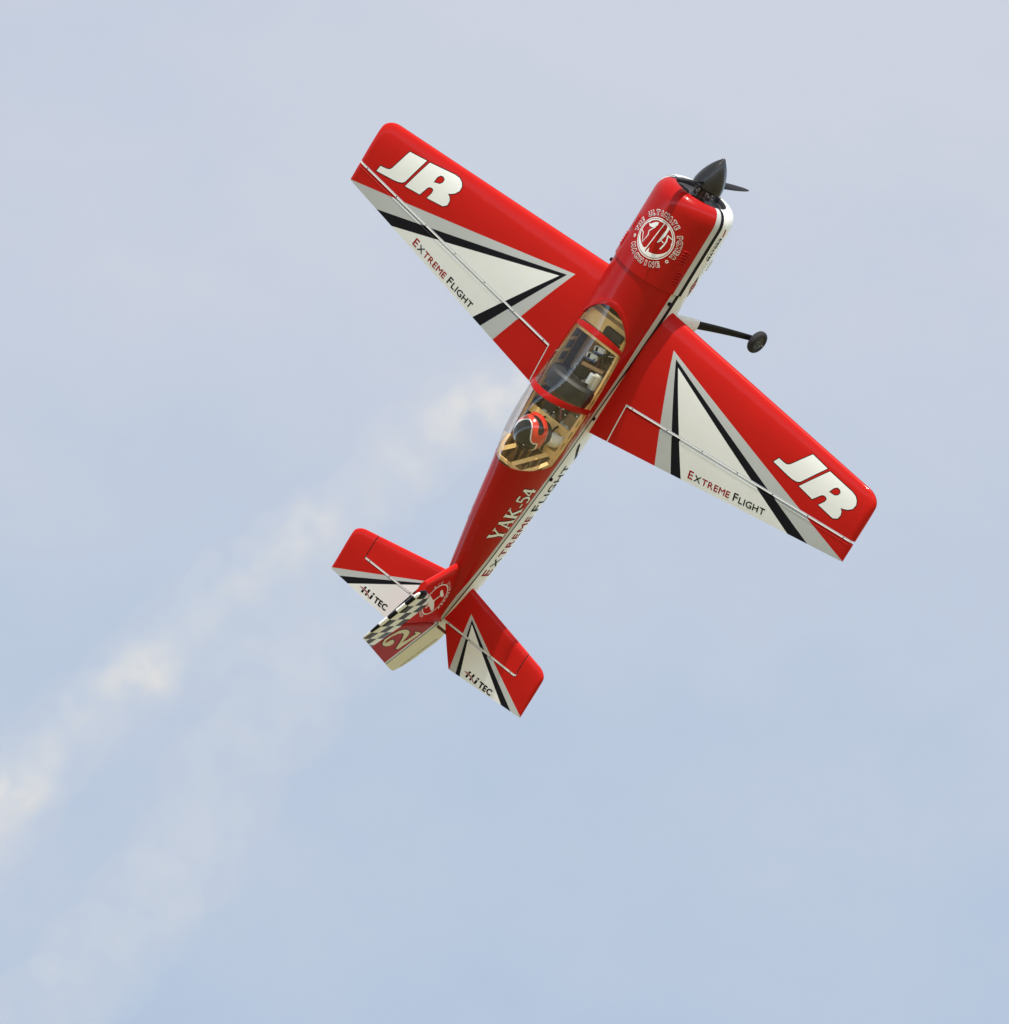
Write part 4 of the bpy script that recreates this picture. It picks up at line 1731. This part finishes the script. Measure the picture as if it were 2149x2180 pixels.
def HD(i, j):
    a = math.pi * j / (NHd - 1)
    w0 = 0.108
    return Vector((xh_[i], w0 * rh_[i] * math.copysign(abs(math.cos(a)) ** 0.6, math.cos(a)), 0.06 + 0.125 * rh_[i] * math.sin(a) ** 0.7))


hd.grid(HD, 4, NHd, 'hood_black', True)
hd.faces([HD(3, j) for j in range(NHd)], [tuple(range(NHd))], 'hood_black')
hd.faces([HD(0, j) for j in range(NHd)], [tuple(range(NHd))], 'hood_black')
hd.clean()
hd.normals()
hood = hd.build('instrument_hood', ck, 50)
gz = MB()
for k, (y, z, r_) in enumerate(((-0.05, 0.13, 0.018), (0.0, 0.135, 0.02), (0.05, 0.13, 0.018), (-0.025, 0.095, 0.014), (0.028, 0.095, 0.014))):
    gz.lathe([(-0.4115, r_ * 0.8), (-0.4125, r_), (-0.4135, r_), (-0.4135, r_ * 0.8)], 'rim_grey', 18, (0, y, z))
gz.build('gauge', hood)
# rear bay: servo tray with linkages
sv = MB()
sv.box((-0.49, 0, 0.040), (0.09, 0.19, 0.012), 'plywood_dark', bev=0.002)
sv.box((-0.505, 0.045, 0.058), (0.05, 0.05, 0.030), 'cockpit_dark', bev=0.003)
sv.box((-0.50, -0.060, 0.058), (0.055, 0.05, 0.030), 'plywood_dark', bev=0.003)
sv.box((-0.485, -0.010, 0.060), (0.045, 0.030, 0.034), 'cockpit_dark', bev=0.003)
sv.box((-0.490, -0.012, 0.084), (0.060, 0.008, 0.006), 'wire_red', Matrix.Rotation(0.5, 3, 'Z'))
sv.box((-0.470, 0.020, 0.080), (0.030, 0.006, 0.006), 'wire_red', Matrix.Rotation(-0.7, 3, 'Z'))
for k in range(12):
    p = Vector((random.uniform(-0.53, -0.45), random.uniform(-0.08, 0.05), random.uniform(0.066, 0.085)))
    sv.box(p, (0.008, 0.006, 0.006), random.choice(['tank', 'wire_red', 'battery_foil']), Matrix.Rotation(random.random() * 3, 3, 'Z'))
sv.build('servo_tray', ck)
# plywood lattice behind the pilot
lt = MB()


def beam(p, q, w, h, m='plywood'):
    p, q = Vector(p), Vector(q)
    d = q - p
    a = math.atan2(d.y, d.x)
    pitch = math.atan2(d.z, math.hypot(d.x, d.y))
    ro = Matrix.Rotation(a, 3, 'Z') @ Matrix.Rotation(-pitch, 3, 'Y')
    lt.box((p + q) / 2, (d.length, w, h), m, ro)


def lz(x):
    return 0.112 - 1.35 * (x + 0.648)          # the former leans back towards the turtle deck


def lx(y):
    x = -0.648
    while x > -0.738 and sec_y(x - 0.002, lz(x - 0.002) + 0.01) > abs(y) + 0.008:
        x -= 0.002
    return x


beam((-0.640, -0.102, 0.108), (-0.640, 0.102, 0.108), 0.030, 0.010)
beam((-0.617, -0.100, 0.104), (-0.617, 0.100, 0.104), 0.010, 0.008, 'plywood_dark')
arch = []
for k in range(17):
    y = -0.100 + 0.2 * k / 16
    arch.append(Vector((lx(y), y, lz(lx(y)))))
for a, b in zip(arch, arch[1:]):
    beam(a, b, 0.014, 0.008)
for y0, y1 in ((0.018, 0.072), (-0.068, -0.010)):
    beam((-0.650, y0, lz(-0.650)), (lx(y1) + 0.004, y1, lz(lx(y1) + 0.004)), 0.017, 0.008)
lt.build('lattice_former', ck)
lb_ = MB()
lb_.grid(lambda i, j: Vector((-0.655 - 0.13 * i, (1 - 2 * j) * 0.094, 0.060 + 0.01 * i)), 2, 2, 'plywood', False)
for k in range(7):
    y = -0.075 + 0.027 * k
    lb_.box((-0.715, y, 0.072), (0.10, 0.010, 0.010), 'plywood_dark', Matrix.Rotation(0.12 * (k % 3 - 1), 3, 'Z'))
for k in range(5):
    y = -0.07 + 0.03 * k
    lb_.tube([(-0.665, y, 0.085), (-0.70, y + 0.012, 0.092), (-0.75, y - 0.006, 0.088)], 0.002, 'wire_red' if k % 2 else 'wire_dark', 6)
lb_.build('rear_deck', ck)

# ---------------------------------------------------------------- the pilot
pil = empty('person')
pil.matrix_world = PLANE_MAT @ Matrix.Translation((-0.597, -0.002, 0.022)) @ Matrix.Scale(1.07, 4)
pil['label'] = 'pilot in white suit and black helmet with red and white swirl seated under the canopy'
pil['category'] = 'person'
# one continuous body: skin modifier over a seated skeleton
J = {'pelvis': ((0, 0, 0.018), 0.040, 0.034), 'waist': ((-0.004, 0, 0.050), 0.040, 0.034), 'chest': ((-0.004, 0, 0.082), 0.046, 0.040), 'neck0': ((0.0, 0, 0.112), 0.024, 0.022),
     'neck': ((0.004, 0, 0.126), 0.018, 0.017), 'head0': ((0.010, 0, 0.150), 0.033, 0.031), 'head1': ((0.010, 0, 0.180), 0.035, 0.032), 'crown': ((0.006, 0, 0.205), 0.022, 0.02)}
for s, n in ((1, 'l'), (-1, 'r')):
    J['sh_' + n] = ((0.004, s * 0.066, 0.090), 0.037, 0.034)
    J['el_' + n] = ((0.020, s * 0.078, 0.046), 0.020, 0.020)
    J['wr_' + n] = ((0.066, s * 0.050, 0.036), 0.012, 0.013)
    J['palm_' + n] = ((0.082, s * 0.044, 0.036), 0.012, 0.009)
    J['hip_' + n] = ((0.014, s * 0.026, 0.014), 0.030, 0.028)
    J['knee_' + n] = ((0.085, s * 0.040, 0.012), 0.020, 0.020)
    for k in range(4):
        J['f%d_%s' % (k, n)] = ((0.094 + 0.001 * k, s * (0.050 - 0.006 * k), 0.036), 0.0030, 0.0030)
        J['g%d_%s' % (k, n)] = ((0.099, s * (0.048 - 0.006 * k), 0.028), 0.0026, 0.0026)
    J['th_' + n] = ((0.084, s * 0.030, 0.042), 0.0032, 0.0032)
E_ = [('pelvis', 'waist'), ('waist', 'chest'), ('chest', 'neck0'), ('neck0', 'neck'), ('neck', 'head0'), ('head0', 'head1'), ('head1', 'crown')]
for n in 'lr':
    E_ += [('chest', 'sh_' + n), ('sh_' + n, 'el_' + n), ('el_' + n, 'wr_' + n), ('wr_' + n, 'palm_' + n), ('pelvis', 'hip_' + n), ('hip_' + n, 'knee_' + n), ('palm_' + n, 'th_' + n)]
    for k in range(4):
        E_ += [('palm_' + n, 'f%d_%s' % (k, n)), ('f%d_%s' % (k, n), 'g%d_%s' % (k, n))]
keys = list(J)
me = bpy.data.meshes.new('skeleton')
me.from_pydata([J[k][0] for k in keys], [(keys.index(a), keys.index(b)) for a, b in E_], [])
sk = bpy.data.objects.new('skeleton', me)
COL.objects.link(sk)
m1 = sk.modifiers.new('skin', 'SKIN')
m1.use_smooth_shade = True
for k, v in zip(keys, me.skin_vertices[0].data):
    v.radius = (J[k][1], J[k][2])
    v.use_root = (k == 'pelvis')
m2 = sk.modifiers.new('sub', 'SUBSURF')
m2.levels = m2.render_levels = 2
bpy.context.view_layer.update()
bme = bpy.data.meshes.new_from_object(sk.evaluated_get(bpy.context.evaluated_depsgraph_get()))
bpy.data.objects.remove(sk)
body = bpy.data.objects.new('body', bme)
bme.name = 'body'
COL.objects.link(body)
body.parent = pil
bme.materials.clear()
bme.materials.append(MATS['suit_white'])
bme.materials.append(MATS['skin'])
for p in bme.polygons:
    c = p.center
    p.use_smooth = True
    p.material_index = 1 if c.z > 0.122 else 0
# face: eyes, nose, mouth
fc = MB()
for s in (-1, 1):
    fc.lathe([(-0.0035, 0.0001), (-0.002, 0.004), (0.0, 0.005), (0.002, 0.004), (0.0035, 0.0001)], 'helmet_white', 12, (0.041, s * 0.012, 0.168))
    fc.lathe([(0.003, 0.0022), (0.0038, 0.0001)], 'ink_black', 10, (0.041, s * 0.012, 0.168))
fc.tube([(0.042, 0, 0.170), (0.049, 0, 0.160), (0.047, 0, 0.156)], [0.003, 0.0045, 0.003], 'skin', 8)
fc.tube([(0.039, -0.010, 0.146), (0.043, 0, 0.145), (0.039, 0.010, 0.146)], 0.0018, 'ink_red', 6)
fc.build('face', pil)
# helmet
HC = Vector((0.008, 0.0, 0.182))
HR = Vector((0.070, 0.062, 0.060))
AX_R = Vector((0.5009, -0.7309, -0.4635))       # directions in which the swirl was drawn on the shell
AX_U = Vector((0.8186, 0.5740, -0.0205))
AX_B = Vector((0.2810, -0.3691, 0.8859))


def T(p):
    return [((a - 720) / 385.0, (960 - b) / 385.0) for a, b in p]


DOME = T([(345, 900), (380, 830), (450, 740), (540, 690), (640, 680), (700, 700), (735, 760), (740, 850), (725, 960), (708, 1060), (702, 1140), (730, 1200), (780, 1235), (850, 1240), (800, 1330), (650, 1380), (420, 1340), (300, 1200), (290, 1000)])
BLK2 = T([(770, 590), (870, 600), (960, 615), (1020, 720), (1040, 830), (1030, 930), (1000, 1000), (930, 1050), (890, 1010), (890, 920), (910, 850), (895, 760), (850, 680)])


def in_poly(p, q):
    r = False
    for i in range(len(q)):
        a, b = q[i], q[i - 1]
        if (a[1] > p[1]) != (b[1] > p[1]) and p[0] < (b[0] - a[0]) * (p[1] - a[1]) / (b[1] - a[1]) + a[0]:
            r = not r
    return r


def seg_dist(p, q):
    d = 9
    for i in range(len(q)):
        a, b = Vector(q[i]), Vector(q[i - 1])
        ab = b - a
        t = max(0, min(1, (Vector(p) - a).dot(ab) / ab.length_squared))
        d = min(d, (Vector(p) - a - ab * t).length)
    return d


hl = MB()
NU, NV = 200, 280


def HP(i, j):
    th = math.pi * i / (NU - 1) * 0.74
    ph = 2 * math.pi * j / NV
    p = Vector((math.sin(th) * math.cos(ph), math.sin(th) * math.sin(ph), math.cos(th)))
    # open front for the face, lower at the nape
    return p


def HM(i, j):
    p = (HP(i, j) + HP(i + 1, (j + 1) % NV)) / 2
    q = Vector((p.x * HR.x, p.y * HR.y, p.z * HR.z)) / 0.0625
    u, v, w = q.dot(AX_R), q.dot(AX_U), q.dot(AX_B)
    if w < -0.35:
        return 'helmet_black'
    c = (u, v)
    if in_poly(c, DOME):
        return 'helmet_white' if seg_dist(c, DOME) < 0.0 else 'helmet_black'
    if seg_dist(c, DOME) < 0.07:
        return 'helmet_white'
    if in_poly(c, BLK2):
        return 'helmet_black'
    return 'helmet_red'


def HV(i, j):
    p = HP(i, j)
    k = 1.0
    return HC + Vector((p.x * HR.x, p.y * HR.y, p.z * HR.z)) * k


hl.grid(HV, NU, NV, HM, True, wrap=True)
hl.clean()
# cut the face opening out of the front
kill = [f for f in hl.bm.faces if f.calc_center_median().x > HC.x + 0.046 and f.calc_center_median().z < HC.z + 0.002 and abs(f.calc_center_median().y) < 0.036]
bmesh.ops.delete(hl.bm, geom=kill, context='FACES')
hl.normals()
helmet = hl.build('helmet', pil, 60)
pk = MB()


def PK(i, j):
    a = R(-48 + 76 * j / 12)
    r = (1.0, 1.0, 1.13, 1.13)[i]
    z = (0.018, 0.010, 0.000, 0.004)[i]
    rr = 1 + (r - 1) * math.cos(a) ** 0.7
    return HC + Vector((HR.x * rr * math.cos(a) * 0.985, HR.y * rr * math.sin(a) * 0.985, z))


pk.grid(PK, 4, 13, 'helmet_red', True)
pk.grid(lambda i, j: PK((0, 3)[i], j), 2, 13, 'helmet_red', True)
pk.clean()
pk.normals()
pk.build('visor_peak', helmet, 40)
cl = MB()
pts = []
for k in range(21):
    a = 2 * math.pi * k / 20
    pts.append(Vector((0.006 + 0.044 * math.cos(a), 0.048 * math.sin(a), 0.120 - 0.012 * math.cos(a))))
cl.tube(pts, 0.0065, 'strap_black', 10, caps=False)
cl.build('collar', pil)
hs = MB()
for s in (-1, 1):
    pp = [(0.052, s * 0.030, 0.060), (0.046, s * 0.036, 0.092), (0.020, s * 0.040, 0.118), (-0.02, s * 0.040, 0.118), (-0.048, s * 0.034, 0.09)]
    hs.tube(pp, 0.0045, 'strap_black', 6)
hs.build('harness', pil)

# ================================================================== smoke trail
PUFFS = [(0.071, 49.632, 20.299, 0.15, 1.0), (-0.114, 49.842, 20.308, 0.205, 1.15), (-0.235, 50.055, 20.306, 0.18, 0.8), (-0.401, 50.288, 20.252, 0.21, 0.5), (-0.557, 50.543, 20.134, 0.18, 0.4), (-0.758, 50.773, 20.089, 0.194, 0.9), (-0.916, 50.995, 20.063, 0.194, 0.6), (-1.122, 51.323, 20.038, 0.20, 0.42), (-1.305, 51.565, 19.958, 0.20, 0.5), (-1.454, 51.705, 19.865, 0.21, 0.85), (-1.606, 51.933, 19.826, 0.197, 0.75), (-1.818, 52.27, 19.775, 0.20, 0.45), (-1.984, 52.514, 19.691, 0.199, 0.45), (-2.132, 52.852, 19.638, 0.229, 1.0), (-2.323, 53.097, 19.551, 0.258, 0.9),
         (-0.742, 51.392, 19.85, 0.25, 0.05), (-0.975, 51.963, 19.741, 0.27, 0.05), (-1.207, 52.363, 19.52, 0.26, 0.06), (-1.373, 52.756, 19.317, 0.24, 0.14), (-1.566, 53.214, 19.228, 0.24, 0.14), (-1.782, 53.578, 19.105, 0.25, 0.10), (-2.0, 53.951, 18.958, 0.26, 0.07)]
ORG = Vector((-1.1, 51.5, 19.8))
sm = bmesh.new()
for x, y, z, r, d in PUFFS:
    bmesh.ops.create_icosphere(sm, subdivisions=2, radius=r * 1.22, matrix=Matrix.Translation(Vector((x, y, z)) - ORG))
tmp = bpy.data.meshes.new('smoke_tmp')
sm.to_mesh(tmp)
sm.free()
so = bpy.data.objects.new('smoke_tmp', tmp)
COL.objects.link(so)
rm = so.modifiers.new('remesh', 'REMESH')
rm.mode = 'VOXEL'
rm.voxel_size = 0.06
bpy.context.view_layer.update()
sme = bpy.data.meshes.new_from_object(so.evaluated_get(bpy.context.evaluated_depsgraph_get()))
bpy.data.objects.remove(so)
sme.name = 'smoke_trail'
smoke = bpy.data.objects.new('smoke_trail', sme)
COL.objects.link(smoke)
smoke.location = ORG
smoke['kind'] = 'stuff'
smoke['label'] = 'pale cream smoke trail drifting behind the red plane'
smoke['category'] = 'smoke'
sm_mat = bpy.data.materials.new('smoke')
sm_mat.use_nodes = True
t = sm_mat.node_tree
t.nodes.clear()
o = t.nodes.new('ShaderNodeOutputMaterial')
vol = t.nodes.new('ShaderNodeVolumePrincipled')
vol.inputs['Color'].default_value = (1.0, 0.91, 0.79, 1)
vol.inputs['Anisotropy'].default_value = -0.35
co = t.nodes.new('ShaderNodeTexCoord')
wn = t.nodes.new('ShaderNodeTexNoise')
wn.inputs['Scale'].default_value = 3.2
wn.inputs['Detail'].default_value = 3
t.links.new(co.outputs['Object'], wn.inputs['Vector'])
ws = t.nodes.new('ShaderNodeVectorMath')
ws.operation = 'SUBTRACT'
t.links.new(wn.outputs['Color'], ws.inputs[0])
ws.inputs[1].default_value = (0.5, 0.5, 0.5)
wm = t.nodes.new('ShaderNodeVectorMath')
wm.operation = 'SCALE'
wm.inputs['Scale'].default_value = 0.30
t.links.new(ws.outputs[0], wm.inputs[0])
wa = t.nodes.new('ShaderNodeVectorMath')
wa.operation = 'ADD'
t.links.new(co.outputs['Object'], wa.inputs[0])
t.links.new(wm.outputs[0], wa.inputs[1])
acc = None
for x, y, z, r, d in PUFFS:
    dn = t.nodes.new('ShaderNodeVectorMath')
    dn.operation = 'DISTANCE'
    t.links.new(wa.outputs[0], dn.inputs[0])
    dn.inputs[1].default_value = Vector((x, y, z)) - ORG
    mp = t.nodes.new('ShaderNodeMapRange')
    mp.interpolation_type = 'SMOOTHSTEP'
    mp.inputs[1].default_value = r * 0.1
    mp.inputs[2].default_value = r * 1.08
    mp.inputs[3].default_value = d
    mp.inputs[4].default_value = 0.0
    t.links.new(dn.outputs['Value'], mp.inputs[0])
    if acc is None:
        acc = mp.outputs[0]
    else:
        mxx = t.nodes.new('ShaderNodeMath')
        mxx.operation = 'SMOOTH_MAX'
        mxx.inputs[2].default_value = 0.15
        t.links.new(acc, mxx.inputs[0])
        t.links.new(mp.outputs[0], mxx.inputs[1])
        acc = mxx.outputs[0]
nz = t.nodes.new('ShaderNodeTexNoise')
nz.inputs['Scale'].default_value = 7.5
nz.inputs['Detail'].default_value = 8
nz.inputs['Roughness'].default_value = 0.62
t.links.new(co.outputs['Object'], nz.inputs['Vector'])
nr_ = t.nodes.new('ShaderNodeMapRange')
nr_.inputs[1].default_value = 0.42
nr_.inputs[2].default_value = 0.60
nr_.inputs[3].default_value = 0.16
nr_.inputs[4].default_value = 1.0
t.links.new(nz.outputs['Fac'], nr_.inputs[0])
dm = t.nodes.new('ShaderNodeMath')
dm.operation = 'MULTIPLY'
t.links.new(acc, dm.inputs[0])
t.links.new(nr_.outputs[0], dm.inputs[1])
dd = t.nodes.new('ShaderNodeMath')
dd.operation = 'MULTIPLY'
dd.inputs[1].default_value = 2.3
t.links.new(dm.outputs[0], dd.inputs[0])
t.links.new(dd.outputs[0], vol.inputs['Density'])
t.links.new(vol.outputs[0], o.inputs['Volume'])
smoke.data.materials.clear()
smoke.data.materials.append(sm_mat)
